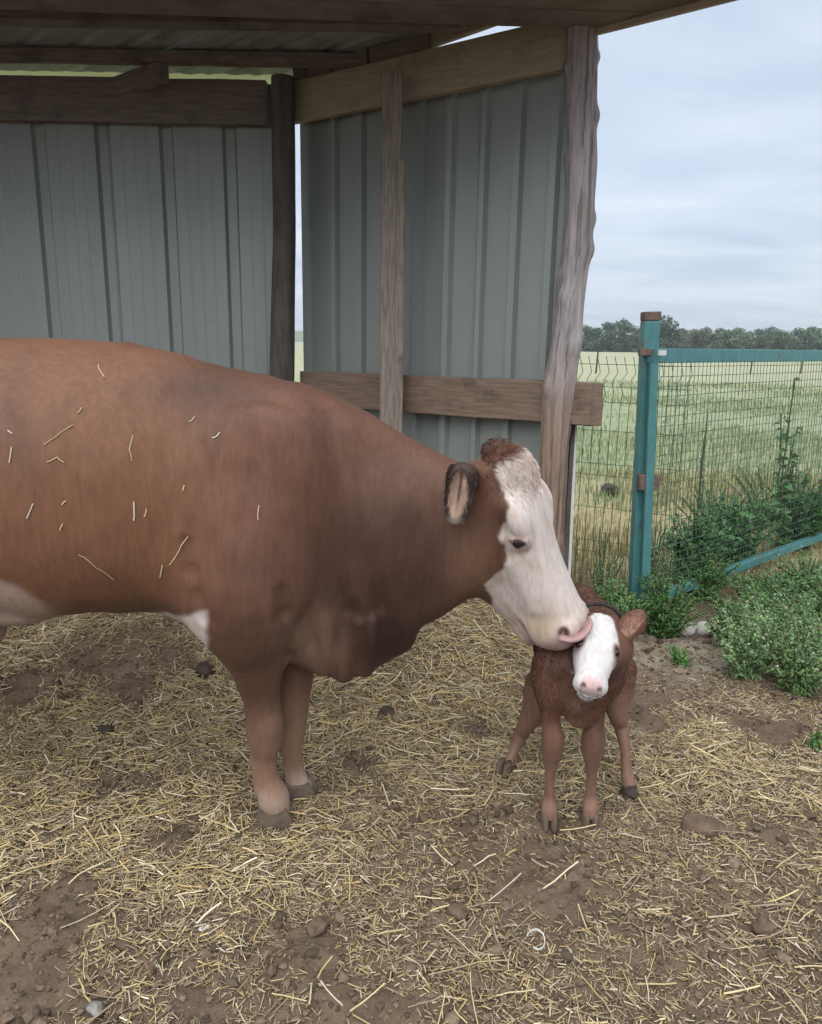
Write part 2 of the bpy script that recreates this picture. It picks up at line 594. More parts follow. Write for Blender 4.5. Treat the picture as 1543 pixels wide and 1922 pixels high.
# low ridge on the horizon
hx = np.linspace(-500, 500, 80)
hv, hf = [], []
for i, x in enumerate(hx):
    z = 700 * .0125 * (0.55 + .9 * float(fbm(np.array([[x * .0044, 3.1]]), 9, 3)[0]))
    hv += [(x, 660, -1), (x, 690, z), (x, 720, z * .9), (x, 750, -1)]
for i in range(len(hx) - 1):
    for j in range(3):
        hf.append((i * 4 + j, (i + 1) * 4 + j, (i + 1) * 4 + j + 1, i * 4 + j + 1))
hills = link('hills', py_mesh('hills', hv, hf, noise_mat('far_hill', (.12, .16, .09), (.2, .22, .12), scale=.01, rough=1, bump=0), True))
tag(hills, 'low pale green ridge behind the far trees', 'hill', kind='structure')

# ------------------------------------------------------------------ shed
shed = empty('cattle_shed', (0, 4.3, 0), 'open-fronted cattle shed of grey corrugated sheet on log and timber posts', 'shed')
YB = 4.34                                   # inner face of the back wall
CX = at(552, 450, YB).x                     # corner
SW0 = Vector((CX + .008, YB + .0, 0))      # side wall runs from the corner to the log post
SW1 = Vector((.70, 3.42, 0))
swd = (SW1 - SW0).normalized()
swn = Vector((swd.y, -swd.x, 0))            # interior normal points to the camera side
if swn.y > 0:
    swn = -swn


def sheet(name, o, dirx, nrm, x0, x1, z0, z1f, prof, off=0.0, mat=None):
    """corrugated sheet standing on a line; prof: list of (x, depth) over the width, z1f(x) top"""
    V, Fc = [], []
    pts = [p for p in prof if x0 - 1e-6 <= p[0] <= x1 + 1e-6]
    rows = [0, .25, .5, .75, 1]
    for (x, d) in pts:
        for r_ in rows:
            z = z0 + (z1f(x) - z0) * r_
            p = o + dirx * x + nrm * (d + off)
            V.append((p.x, p.y, z))
    n = len(rows)
    for i in range(len(pts) - 1):
        for j in range(n - 1):
            Fc.append((i * n + j, (i + 1) * n + j, (i + 1) * n + j + 1, i * n + j + 1))
    ob = link(name, py_mesh(name, V, Fc, mat or MT['sheet']), shed)
    sm = ob.modifiers.new('thick', 'SOLIDIFY')
    sm.thickness = .0012
    sm.offset = 0
    return ob


def rib_profile(x0, x1, pitch, depth, top, slope, phase=0., micro=0.0, out=1):
    """trapezoid ribs; out=+1 ribs stand towards the room"""
    P_ = []
    k = math.floor((x0 - phase) / pitch) - 1
    while phase + k * pitch < x1 + pitch:
        c = phase + k * pitch
        P_ += [(c - top / 2 - slope, 0), (c - top / 2, depth * out), (c + top / 2, depth * out), (c + top / 2 + slope, 0)]
        if micro:
            a, b = c + top / 2 + slope, c + pitch - top / 2 - slope
            for f in (.25, .5, .75):
                m = a + (b - a) * f
                P_ += [(m - .008, 0), (m, micro), (m + .008, 0)]
        k += 1
    P_ = sorted(p for p in P_ if x0 < p[0] < x1)

    def dep(x):
        xs = [p[0] for p in P_]
        return float(np.interp(x, xs, [p[1] for p in P_]))
    return [(x0, dep(x0))] + P_ + [(x1, dep(x1))]


# back wall: wide sheets with deep narrow grooves, each lapped over the next
ORI = Vector((0, YB, 0))
BN = Vector((0, -1, 0))
bx_edges = [at(438, 450, YB).x - 0.333 * k for k in range(14)]
phase_b = at(437, 450, YB).x
seam = [CX - .075, at(212, 450, YB).x, at(212, 450, YB).x - 1.0, at(212, 450, YB).x - 2.0, at(212, 450, YB).x - 3.0]
for i in range(4):
    x1, x0 = seam[i], seam[i + 1] - .02
    pr = rib_profile(x0, x1, .336, .022, .05, .014, phase=phase_b - .004 * i, micro=.002, out=-1)
    sheet('wall_sheet', ORI, Vector((1, 0, 0)), BN, x0, x1, .02, lambda x: 2.755, pr, off=.004 * i)
# side wall sheets
Ls = (SW1 - SW0).length
edges_s = [0, .56, 1.09, Ls - .03]
for i in range(3):
    x0, x1 = edges_s[i], edges_s[i + 1] + (.03 if i < 2 else 0)
    pr = rib_profile(x0, x1, .177, .03, .03, .010, phase=.07, micro=0, out=1)
    sheet('wall_sheet', SW0, swd, swn, x0, x1, .03, lambda x: 2.72, pr, off=-.05 - .004 * i)

# dark screw heads in the sheets
def screw(sheet_ob, p, nrm):
    a = Vector(nrm).normalized()
    u_ = a.cross(Vector((0, 0, 1))).normalized()
    w_ = a.cross(u_)
    C_ = [Vector(p) + a * h for h in (-.002, .002, .005, .006)]
    V, Fc = loft(C_, [.009, .009, .006, .002], [.009, .009, .006, .002], u_, w_, 8)
    o = bpy.data.objects.new('screw', py_mesh('screw', V, Fc, MT['rust'], True))
    COL.objects.link(o)
    o.parent = sheet_ob
    o.matrix_parent_inverse = Matrix.Translation(-Vector((0, 4.3, 0)))


bsh = [o for o in shed.children if o.name.startswith('wall_sheet')]
for (px_s, py_s, ix) in ((60, 573, 1), (150, 590, 1), (385, 560, 0), (468, 592, 0), (280, 600, 0), (40, 330, 1), (262, 350, 0), (376, 345, 0)):
    screw(bsh[ix], at(px_s, py_s, YB - .004 * (ix + 1)), BN)
for (tt_, zz_s) in ((.30, 1.55), (.66, 1.56), (.84, 1.55), (1.20, 1.57), (1.37, 1.56), (.84, 2.35), (1.20, 2.33), (1.37, 2.34), (.66, 2.2)):
    ix = 4 + (0 if tt_ < .56 else 1 if tt_ < 1.09 else 2)
    q_ = SW0 + swd * tt_ + swn * (-.05 - .004 * (ix - 4) + .001)
    screw(bsh[ix], (q_.x, q_.y, zz_s), swn)

# timbers of the back wall
zt = 2.757
tb = board('wall_beam', (-4.3, YB - .045, (2.548 + zt) / 2), (CX - .12, YB - .045, (2.54 + zt) / 2), .213, .05, MT['old_wood_x'], shed, wob=.002)
# translucent strip added to tint the light in the gap over the beam
m, nt, N, L, P = new_mat('translucent_strip')
P.inputs['Base Color'].default_value = (.82, .86, .6, 1)
P.inputs['Roughness'].default_value = .5
tr = N.new('ShaderNodeBsdfTranslucent')
tr.inputs[0].default_value = (.9, .93, .66, 1)
ms = N.new('ShaderNodeMixShader')
ms.inputs[0].default_value = .88
L.new(P.outputs[0], ms.inputs[1])
L.new(tr.outputs[0], ms.inputs[2])
L.new(ms.outputs[0], N['Material Output'].inputs[0])
xa, xb = at(228, 130, YB + .06).x, at(520, 135, YB + .06).x
V = []
nst = 60
for i in range(nst + 1):
    x = -2.9 + (xb + 2.9) * i / nst
    V += [(x, YB + .06, 2.735), (x, YB + .06 + .008 * math.sin(i * 1.9), 2.818)]
Fc = [(2 * i, 2 * i + 2, 2 * i + 3, 2 * i + 1) for i in range(nst)]
link('translucent_strip', py_mesh('translucent_strip', V, Fc, m), shed)

# corner post: dark round log
def log(name, pts, radii, mat, parent, nseg=28, rough=.05, seed=0, knots=(), colf=None):
    n = 130
    pts = [Vector(p) for p in pts]
    ts = np.linspace(0, 1, len(pts))
    tt = np.linspace(0, 1, n)
    C = [Vector([float(np.interp(t, ts, [p[k] for p in pts])) for k in range(3)]) for t in tt]
    Rr = np.interp(tt, np.linspace(0, 1, len(radii)), radii)
    V = []
    for i in range(n):
        th = np.arange(nseg) * 2 * math.pi / nseg
        q = np.stack([np.cos(th) * 1.3, np.sin(th) * 1.3, np.full(nseg, tt[i] * 5)], -1)
        m_ = 1 + rough * 2 * (fbm(q, seed, 3) - .5) + rough * .8 * (fbm(q * np.array([4, 4, 2.2]), seed + 5, 2) - .5) + rough * .55 * (fbm(q * np.array([9, 9, 1.1]) + 7, seed + 9, 2) - .5)
        for (kt, ka, kr, kh) in knots:
            da = (th - ka + math.pi) % (2 * math.pi) - math.pi
            m_ = m_ + kh * np.exp(-((tt[i] - kt) / kr) ** 2 - (da / .45) ** 2)
        for j in range(nseg):
            r_ = Rr[i] * m_[j]
            V.append((C[i].x + r_ * math.cos(th[j]), C[i].y + r_ * math.sin(th[j]), C[i].z))
    Fc = []
    for i in range(n - 1):
        for j in range(nseg):
            k = (j + 1) % nseg
            Fc.append((i * nseg + j, i * nseg + k, (i + 1) * nseg + k, (i + 1) * nseg + j))
    V = np.array(V)
    me = np_mesh(name, V, np.array(Fc), mat, True, colf(V) if colf else None)
    o = link(name, me, parent)
    return o


cxp = at(530, 450, 4.22).x
log('corner_post', [(cxp - .025, 4.22, -.1), (cxp - .02, 4.22, 1.2), (cxp + .012, 4.22, 2.0), (cxp + .02, 4.22, 2.75)], [.075, .068, .06, .058], MT['dark_log'], shed, seed=3)

# side wall timbers
def on_side(t, off, z):
    p = SW0 + swd * t + swn * off
    return Vector((p.x, p.y, z))


board('side_beam', on_side(.0, .02, 2.655), on_side(Ls + .02, .02, 2.655), .195, .045, MT['pale_wood'], shed, wob=.002)
for t0_, t1_ in ((.02, .10), (.118, .27), (.288, .50), (.52, .86)):
    board('filler_block', on_side(t0_, -.005, 2.79), on_side(t1_, -.005, 2.80), .072, .05, MT['old_wood_x'], shed, bev=.003)
board('rail', on_side(.06, .025, 1.19), on_side(Ls + .12, .025, 1.198), .186, .05, MT['rail_wood'], shed, wob=.002, seed=4)
wp = at(735, 450, 3.83)
board('wall_post', (wp.x - .004, 3.80, -.1), (at(737, 140, 3.80).x, 3.80, at(737, 135, 3.80).z), .095, .06, MT['grey_wood'], shed, up=(1, 0, 0), bev=.006, wob=.002)
board('batten', (at(747, 800, 3.77).x + .003, 3.785, .2), (at(753, 300, 3.785).x, 3.785, at(753, 300, 3.785).z), .042, .05, MT['grey_wood'], shed, up=(1, 0, 0), bev=.004, wob=.001)
board('rail_stub', (.72, 3.50, 1.19), (.815, 3.36, 1.192), .19, .075, MT['rail_wood'], shed, bev=.005)


def log_col(V):
    z = V[:, 2]
    ang = np.arctan2(V[:, 1] - 3.4, V[:, 0] - .67)
    q = np.stack([np.cos(ang) * 1.5, np.sin(ang) * 1.5, z * 1.3], -1)
    n = fbm(q, 40, 4)
    st = fbm(np.stack([np.cos(ang) * 9, np.sin(ang) * 9, z * 1.5], -1), 44, 3)
    grey = np.array([.33, .305, .30])
    tan = np.array([.29, .21, .16])
    dark = np.array([.09, .068, .06])
    w = sstep(1.45, .95, z + .7 * (n - .5))[:, None]
    c = grey * (1 - w) + tan * w
    d = (sstep(.5, .68, st) * .75 + sstep(.52, .62, n) * .5 * w[:, 0])[:, None]
    d = np.clip(d, 0, .8)
    return c * (1 - d) + dark * d


lp = [(.675, 3.4, -.15), (.668, 3.4, .4), (.645, 3.4, 1.0), (.650, 3.4, 1.25), (.672, 3.4, 1.55), (.690, 3.4, 1.85), (.688, 3.4, 2.2), (.668, 3.4, 2.5), (.655, 3.4, 2.70)]
log('log_post', lp, [.066, .062, .058, .063, .070, .067, .062, .063, .061, .060, .061, .059], MT['log'], shed, nseg=64, rough=.22, seed=21,
    knots=((.54, 4.0, .016, .26), (.46, 5.2, .02, .3), (.70, 4.6, .012, .22), (.82, 5.9, .014, .26), (.38, 3.6, .016, .24), (.62, 5.9, .014, .24), (.9, 3.4, .016, .2), (.75, 3.3, .012, .2), (.67, 0.1, .014, .24), (.58, 3.2, .014, .22), (.93, 6.1, .014, .18)), colf=log_col)
tx = at(1075, 900, 3.46).x
board('edge_trim', (tx + .016, 3.465, .02), (tx - .006, 3.465, 1.10), .014, .05, MT['white_trim'], shed, up=(1, 0, 0), bev=.002)
board('edge_gap_strip', (tx - .014, 3.44, .0), (tx - .02, 3.44, 1.10), .02, .03, MT['dark_log'], shed, up=(1, 0, 0), bev=.002)  # dark strip standing in for the dark gap beside the trim

# front beam, roof
board('front_beam', (-4.3, 3.40, 2.845), (.69, 3.40, 2.77), .13, .06, MT['old_wood_x'], shed, wob=.002)


def verge_x(Y):
    return .715 + (3.36 - Y) * 1.2


# boarded soffit of the overhang, its ends cut along the verge
yb_ = 3.375
for i, wd_ in enumerate((.17, .19, .16, .18)):
    y1_, y0_ = yb_, yb_ - wd_ + .004
    V = []
    for (X_, Y_) in ((-4.3, y1_), (verge_x(y1_), y1_), (verge_x(y0_), y0_), (-4.3, y0_)):
        zb = 2.684 + (.6 - X_) * .0156 + (.002 if i % 2 else 0)
        V += [(X_, Y_, zb), (X_, Y_, zb + .022)]
    add_bevel(link('soffit_board', py_mesh('soffit_board', V, [(0, 2, 4, 6), (1, 7, 5, 3), (0, 1, 3, 2), (2, 3, 5, 4), (4, 5, 7, 6), (6, 7, 1, 0)], MT['old_wood_x']), shed), .003)
    yb_ -= wd_
board('verge_trim', (verge_x(3.42) + .006, 3.42, 2.685), (verge_x(2.68) + .006, 2.68, 2.672), .05, .018, MT['pale_wood'], shed, wob=.001)


def roof_z(Y):
    return 2.81 + (4.5 - Y) * .05


Rv = Vector((swd.x, swd.y, 0))


def roof_pt(s, Y, dz=0.0):
    """point of the roof plane: Y row, offset along X from the verge line"""
    # verge passes the post top and runs parallel to the side wall
    vx = .745 + (3.30 - Y) * (swd.x / -swd.y) * .78
    return Vector((vx + s, Y, roof_z(Y) + dz))


# corrugated roof sheets run front to back
k = 0
s = 0.0
while s > -5.6:
    wdt = 1.02
    V, Fc = [], []
    cols = []
    nc = 32
    for i in range(nc + 1):
        u = s - wdt * i / nc
        dz = .012 * (1 if (i % 8) in (0, 1) else 0) + (.003 if i % 8 == 4 else 0)
        for Y in (4.52, 3.9, 3.3, 2.95):
            p = roof_pt(u, Y, dz + .004 * (k % 2))
            V.append(p)
    for i in range(nc):
        for j in range(3):
            Fc.append((i * 4 + j, i * 4 + j + 1, (i + 1) * 4 + j + 1, (i + 1) * 4 + j))
    ob = link('roof_sheet', py_mesh('roof_sheet', V, Fc, MT['roof']), shed)
    sm = ob.modifiers.new('thick', 'SOLIDIFY')
    sm.thickness = .0015
    s -= 1.0
    k += 1
# purlins under the roof and slanted rafters
for Y, dz in ((4.12, -.03), (3.72, -.03)):
    a, b = roof_pt(-5.5, Y, dz), roof_pt(-.05, Y, dz)
    board('purlin', a, b, .045, .09, MT['old_wood_x'], shed, wob=.002)
for px in (150, 560 - 820):
    a = at(200 if px == 150 else px, 130, 4.36)
    a.z = roof_z(4.36) - .1
    d = Vector((swd.x, swd.y, 0)) * .46
    b = a + d
    b.z = roof_z(b.y) - .1
    board('rafter', a, b, .085, .06, MT['old_wood_x'], shed, wob=.002)
board('verge_board', roof_pt(-.03, 4.4, -.035), roof_pt(-.03, 2.97, -.035), .06, .03, MT['pale_wood'], shed, wob=.001)
for x in (-2.75, -4.25):
    log('log_post', [(x, 3.42, -.15), (x + .02, 3.42, 1.4), (x, 3.42, 2.74)], [.08, .075, .07], MT['log'], shed, nseg=24, rough=.1, seed=60 + int(-x * 3), colf=log_col)

# ------------------------------------------------------------------ gate and fences
gp_x = at(1203, 1000, 3.88).x + .016
gp = empty('gate_post', (gp_x, 3.9, 0), 'upright square teal steel post with a bare rusty top beside the log post', 'post')
tilt = at(1222, 585, 3.9).x - at(1196, 1085, 3.9).x
pb = at(1197, 1085, 3.9)
pt = at(1222, 585, 3.9)
slope = (pt.x - pb.x) / (pt.z - pb.z)
bot = Vector((pb.x - slope * (pb.z + .2), 3.9, -.2))
board('shaft', bot, pt - Vector((0, 0, .045)), .082, .07, MT['teal'], gp, up=(1, 0, 0), bev=.006)
board('cap', pt - Vector((slope * .045, 0, .0449)), pt, .086, .074, MT['rust'], gp, up=(1, 0, 0), bev=.006)
lb = at(1216, 905, 3.84)
board('latch_box', lb - Vector((.05, 0, 0)), lb + Vector((.055, 0, 0)), .082, .05, MT['rust'], gp, bev=.006)
hb = at(1216, 661, 3.84)
board('hinge_plate', hb - Vector((.045, 0, 0)), hb + Vector((.02, 0, 0)), .034, .03, MT['rust'], gp, bev=.003)

gd = Vector((.755, .656, 0)).normalized()
G0 = at(1226, 670, 3.83)
G0 = Vector((G0.x, G0.y, 0))
gate = empty('gate', G0, 'teal steel gate filled with wire mesh, hung on the teal post', 'gate')
GL = 2.6
stb = at(1210, 1080, 3.83)
stt = at(1228, 668, 3.83)
sl2 = (stt.x - stb.x) / (stt.z - stb.z)
board('stile', (stb.x - sl2 * (stb.z - .12) + .002, 3.83, .12), (stt.x, 3.83, 1.365), .042, .04, MT['teal'], gate, up=(1, 0, 0), bev=.003)
a = Vector((stt.x - .015, 3.83, 1.402))
board('top_bar', a, a + gd * GL, .072, .045, MT['teal'], gate, bev=.003)
a2 = Vector((stb.x + .05, 3.85, .12))
board('bottom_bar', a2, a2 + gd * GL, .05, .04, MT['teal'], gate, bev=.003)
e = a + gd * GL
board('stile', (e.x, e.y, .09), (e.x, e.y, 1.36), .042, .04, MT['teal'], gate, up=(gd.x, gd.y, 0), bev=.003)
tp = at(1243, 662, 3.80)
board('white_tape', tp - gd * .028, tp + gd * .03, .026, .012, MT['white_trim'], gate, bev=0)
segs = []
nw = int(GL / .042)
mo = Vector((.01, -.012, 0))
for i in range(nw):
    q = Vector((stt.x + .02, 3.835, 0)) + gd * (i * .042 + random.uniform(-.003, .003)) + mo
    bq = Vector((stb.x + .02, 3.835, 0)) + gd * (i * .042) + mo
    segs.append([(bq.x, bq.y, .13), ((bq.x + q.x) / 2 + random.uniform(-.004, .004), (bq.y + q.y) / 2, .75), (q.x, q.y, 1.375)])
for j in range(25):
    z = .15 + j * .05
    f = z / 1.4
    q = Vector((stb.x + (stt.x - stb.x) * f + .02, 3.828, z)) + mo
    segs.append([q, q + gd * GL * .5 + Vector((0, 0, random.uniform(-.006, .006))), q + gd * (GL - .05)])
V, Fc = wires(segs, .0017, 4)
link('wire_mesh', py_mesh('wire_mesh', V, Fc, MT['wire'], True), gate)

FA, FB = Vector((.62, 4.78, 0)), Vector((1.56, 4.30, 0))
fence = empty('wire_fence_panel', FA, 'green welded wire fence panel with kinked wires between shed and gate post', 'fence')
fd = (FB - FA).normalized()
fn = Vector((-fd.y, fd.x, 0))
segs = []
FL = (FB - FA).length
for i in range(int(FL / .052) + 1):
    q = FA + fd * (i * .052)
    pl = []
    for (z, o) in ((0, 0), (.2, 0), (.235, .03), (.27, 0), (.68, 0), (.715, .03), (.75, 0), (1.12, 0), (1.17, .035), (1.21, 0), (1.25, 0), (1.29, .03), (1.385, .005)):
        pl.append((q.x + fn.x * o + random.uniform(-.002, .002) + (.018 if z > 1.25 and z < 1.35 else 0), q.y + fn.y * o, z))
    segs.append(pl)
V, Fc = wires(segs, .0021, 4)
link('upright_wires', py_mesh('upright_wires', V, Fc, MT['wire'], True), fence)
segs = []
for z in (.05, .2, .27, .48, .68, .75, .95, 1.12, 1.21, 1.34):
    q = FA + Vector((0, 0, z))
    segs.append([q, q + fd * FL])
V, Fc = wires(segs, .0019, 4)
link('cross_wires', py_mesh('cross_wires', V, Fc, MT['wire'], True), fence)

# thin stakes far out in the field
STK = empty
for i, x in enumerate((1118, 1408, 1502, 1560)):
    d = atz(x, 703)
    z = float(gh([d.x], [d.y])[0])
    o = link('field_stake', py_mesh('field_stake', *wires([[(d.x, d.y, z - .2), (d.x + .03, d.y, z + .55), (d.x + .05, d.y, z + 1.15)]], .045, 6), mat=MT['bark'], smooth=True))
    tag(o, 'thin dark wooden stake standing far out in the pale field', 'stake', 'stakes far out in the field')
# ------------------------------------------------------------------ implicit-surface modelling for the animals
class Field:
    def __init__(s, xs, ys, zs):
        s.xs, s.ys, s.zs = [np.asarray(q, np.float32) for q in (xs, ys, zs)]
        s.F = np.full((len(xs), len(ys), len(zs)), .3, np.float32)

    def box(s, lo, hi):
        sl = []
        for ax, a, b in zip((s.xs, s.ys, s.zs), lo, hi):
            i0, i1 = np.searchsorted(ax, a), np.searchsorted(ax, b)
            sl.append(slice(max(0, i0 - 1), min(len(ax), i1 + 1)))
        sl = tuple(sl)
        if any(q.stop - q.start < 1 for q in sl):
            return None, None
        G = np.meshgrid(s.xs[sl[0]], s.ys[sl[1]], s.zs[sl[2]], indexing='ij', sparse=True)
        return sl, G

    def put(s, sl, d, k, cut=False):
        f = s.F[sl]
        if cut:
            d = -d
            h = np.clip(.5 - .5 * (f - d) / k, 0, 1)
            s.F[sl] = f * (1 - h) + d * h + k * h * (1 - h)
        else:
            h = np.clip(.5 + .5 * (f - d) / k, 0, 1)
            s.F[sl] = f * (1 - h) + d * h - k * h * (1 - h)

    def cone(s, a, b, ra, rb, k=.03, flat=None, cut=False):
        """tapered capsule; flat=(axis, factor) squeezes it along a world axis"""
        a, b = np.array(a, float), np.array(b, float)
        m = max(ra, rb) * (1 if flat is None or flat[1] > 1 else 1 / max(flat[1], .3)) * 1.05 + 1.6 * k + .02
        sl, G = s.box(np.minimum(a, b) - m, np.maximum(a, b) + m)
        if sl is None:
            return
        ab = b - a
        q = [G[i] - a[i] for i in range(3)]
        t = np.clip((q[0] * ab[0] + q[1] * ab[1] + q[2] * ab[2]) / max(ab.dot(ab), 1e-9), 0, 1)
        w = [q[i] - ab[i] * t for i in range(3)]
        if flat is not None:
            w[flat[0]] = w[flat[0]] * flat[1]
        d = np.sqrt(w[0] ** 2 + w[1] ** 2 + w[2] ** 2) - (ra + (rb - ra) * t)
        s.put(sl, d.astype(np.float32), k, cut)

    def chain(s, pts, radii, k=.03, flat=None):
        """limb: spline through the joints, one smooth union with the body"""
        P_ = np.array([[*p, r] for p, r in zip(pts, radii)], float)
        ex = np.vstack([2 * P_[0] - P_[1], P_, 2 * P_[-1] - P_[-2]])
        out = []
        for i in range(1, len(ex) - 2):
            a, b, c, d = ex[i - 1], ex[i], ex[i + 1], ex[i + 2]
            for t in np.linspace(0, 1, 5)[:-1]:
                out.append(.5 * (2 * b + (c - a) * t + (2 * a - 5 * b + 4 * c - d) * t * t + (3 * b - a - 3 * c + d) * t ** 3))
        out.append(P_[-1])
        out = np.array(out)
        m = out[:, 3].max() * 1.1 + 1.6 * k + .02
        sl, G = s.box(out[:, :3].min(0) - m, out[:, :3].max(0) + m)
        D = None
        for a, b in zip(out[:-1], out[1:]):
            ab = b[:3] - a[:3]
            q = [G[n] - a[n] for n in range(3)]
            t = np.clip((q[0] * ab[0] + q[1] * ab[1] + q[2] * ab[2]) / max(ab.dot(ab), 1e-9), 0, 1)
            d = np.sqrt(sum((q[n] - ab[n] * t) ** 2 for n in range(3))) - (a[3] + (b[3] - a[3]) * t)
            D = d if D is None else np.minimum(D, d)
        s.put(sl, D.astype(np.float32), k)

    def ell(s, c, r, R=None, k=.03, cut=False):
        """ellipsoid; R rows are its axes"""
        c, r = np.array(c, float), np.array(r, float)
        R = np.eye(3) if R is None else np.array(R, float)
        ext = np.sqrt(((R * r[:, None]) ** 2).sum(0)) * 1.25 + 2.2 * k + .03
        sl, G = s.box(c - ext, c + ext)
        if sl is None:
            return
        q = [G[i] - c[i] for i in range(3)]
        l = [(q[0] * R[i][0] + q[1] * R[i][1] + q[2] * R[i][2]) for i in range(3)]
        k0 = np.sqrt(sum((l[i] / r[i]) ** 2 for i in range(3)))
        k1 = np.sqrt(sum((l[i] / r[i] ** 2) ** 2 for i in range(3))) + 1e-6
        d = k0 * (k0 - 1) / k1
        s.put(sl, d.astype(np.float32), k, cut)

    def sections(s, O, A, B, C, tab, k=.03, n=2.3, ctr=None):
        """lofted solid: along A; tab rows t, top, bottom, half width at the top, at the bottom, side offset (in B up, C side)"""
        O, A, B, C = [np.array(q, float) for q in (O, A, B, C)]
        T = np.array(tab, float)
        cor = []
        for r in T:
            off = r[5] if T.shape[1] > 5 else 0
            for d in (r[1], r[2]):
                for w in (-1, 1):
                    cor.append(O + A * r[0] + B * d + C * (off + w * max(r[3], r[4])))
        cor = np.array(cor)
        sl, G = s.box(cor.min(0) - 1.5 * k - .05, cor.max(0) + 1.5 * k + .05)
        q = [G[i] - O[i] for i in range(3)]
        t = q[0] * A[0] + q[1] * A[1] + q[2] * A[2]
        u = q[0] * B[0] + q[1] * B[1] + q[2] * B[2]
        w = q[0] * C[0] + q[1] * C[1] + q[2] * C[2]
        # smooth (cubic) lookup of the table
        tt = np.linspace(T[0, 0], T[-1, 0], 200)
        def sm(col):
            y = np.interp(tt, T[:, 0], T[:, col])
            ker = np.hanning(25)
            ker /= ker.sum()
            yp = np.concatenate([np.full(12, y[0]) - (y[12:0:-1] - y[0]), y, np.full(12, y[-1]) + (y[-1] - y[-2:-14:-1])])
            return np.convolve(yp, ker, 'valid')
        tc_ = np.clip(t, T[0, 0], T[-1, 0])
        top, bot = np.interp(tc_, tt, sm(1)), np.interp(tc_, tt, sm(2))
        w1, w2 = np.interp(tc_, tt, sm(3)), np.interp(tc_, tt, sm(4))
        if T.shape[1] > 5:
            w = w - np.interp(tc_, tt, sm(5))
        h = (top - bot) / 2
        uc = (u - (top + bot) / 2) / h
        hw = w2 + (w1 - w2) * np.clip(uc * .5 + .5, 0, 1)
        rho = (np.abs(uc) ** n + np.abs(w / hw) ** n + 1e-9) ** (1 / n)
        d = (rho - 1) * np.minimum(h, hw)
        e = np.abs(t - tc_)
        d = np.where(e > 0, np.sqrt(np.maximum(d, 0) ** 2 + e ** 2) + np.minimum(d, 0) * 0, d)
        s.put(sl, d.astype(np.float32), k)

    def surf(s, p, n, far=.25):
        """first surface point from p (inside) outwards along n"""
        p, n = np.array(p, float), np.array(n, float) / np.linalg.norm(n)
        for t in np.arange(0, far, .001):
            q = p + n * t
            i = [min(len(ax) - 1, int(np.searchsorted(ax, v))) for ax, v in zip((s.xs, s.ys, s.zs), q)]
            if s.F[i[0], i[1], i[2]] > 0:
                return q
        return p

    def mesh(s):
        """surface nets on the rectilinear grid"""
        F = s.F
        I = F < 0
        nx, ny, nz = F.shape
        c = np.zeros((nx - 1, ny - 1, nz - 1), np.int8)
        for dx in (0, 1):
            for dy in (0, 1):
                for dz in (0, 1):
                    c += I[dx:nx - 1 + dx, dy:ny - 1 + dy, dz:nz - 1 + dz]
        act = np.argwhere((c > 0) & (c < 8))
        idx = -np.ones(c.shape, np.int32)
        idx[act[:, 0], act[:, 1], act[:, 2]] = np.arange(len(act))
        acc = np.zeros((len(act), 3))
        cnt = np.zeros(len(act))
        cr = [(a, b, d) for a in (0, 1) for b in (0, 1) for d in (0, 1)]
        for p in cr:
            for ax in range(3):
                if p[ax]:
                    continue
                q = list(p)
                q[ax] = 1
                ia, ib = act + np.array(p), act + np.array(q)
                fa, fb = F[ia[:, 0], ia[:, 1], ia[:, 2]], F[ib[:, 0], ib[:, 1], ib[:, 2]]
                m_ = (fa < 0) != (fb < 0)
                t = np.where(m_, fa / np.where(m_, fa - fb, 1), 0)
                P0 = np.stack([s.xs[ia[:, 0]], s.ys[ia[:, 1]], s.zs[ia[:, 2]]], -1)
                P1 = np.stack([s.xs[ib[:, 0]], s.ys[ib[:, 1]], s.zs[ib[:, 2]]], -1)
                acc += np.where(m_[:, None], P0 + (P1 - P0) * t[:, None], 0)
                cnt += m_
        V = acc / cnt[:, None]
        Q = []
        for ax in range(3):
            sl0 = [slice(None)] * 3
            sl1 = [slice(None)] * 3
            sl0[ax], sl1[ax] = slice(0, -1), slice(1, None)
            ch = np.argwhere(I[tuple(sl0)] != I[tuple(sl1)])
            o1, o2 = [(1, 2), (2, 0), (0, 1)][ax]
            ch = ch[(ch[:, o1] > 0) & (ch[:, o2] > 0) & (ch[:, o1] < F.shape[o1] - 1) & (ch[:, o2] < F.shape[o2] - 1)]
            def cell(d1, d2):
                e = ch.copy()
                e[:, o1] += d1
                e[:, o2] += d2
                return idx[e[:, 0], e[:, 1], e[:, 2]]
            qd = np.stack([cell(-1, -1), cell(0, -1), cell(0, 0), cell(-1, 0)], -1)
            ins = I[ch[:, 0], ch[:, 1], ch[:, 2]]
            qd[~ins] = qd[~ins][:, ::-1]
            Q.append(qd)
        return V, np.concatenate(Q)


def vnormals(V, Q):
    n = np.cross(V[Q[:, 2]] - V[Q[:, 0]], V[Q[:, 3]] - V[Q[:, 1]])
    N_ = np.zeros_like(V)
    for j in range(4):
        np.add.at(N_, Q[:, j], n)
    return N_ / (np.linalg.norm(N_, axis=1, keepdims=True) + 1e-12), np.linalg.norm(n, axis=1) / 2


def relax(V, Q, it=2):
    for _ in range(it):
        S, c = np.zeros_like(V), np.zeros(len(V))
        for j in range(4):
            np.add.at(S, Q[:, j], V[Q[:, (j + 1) % 4]])
            np.add.at(c, Q[:, j], 1)
        V = V * .5 + .5 * S / c[:, None]
    return V


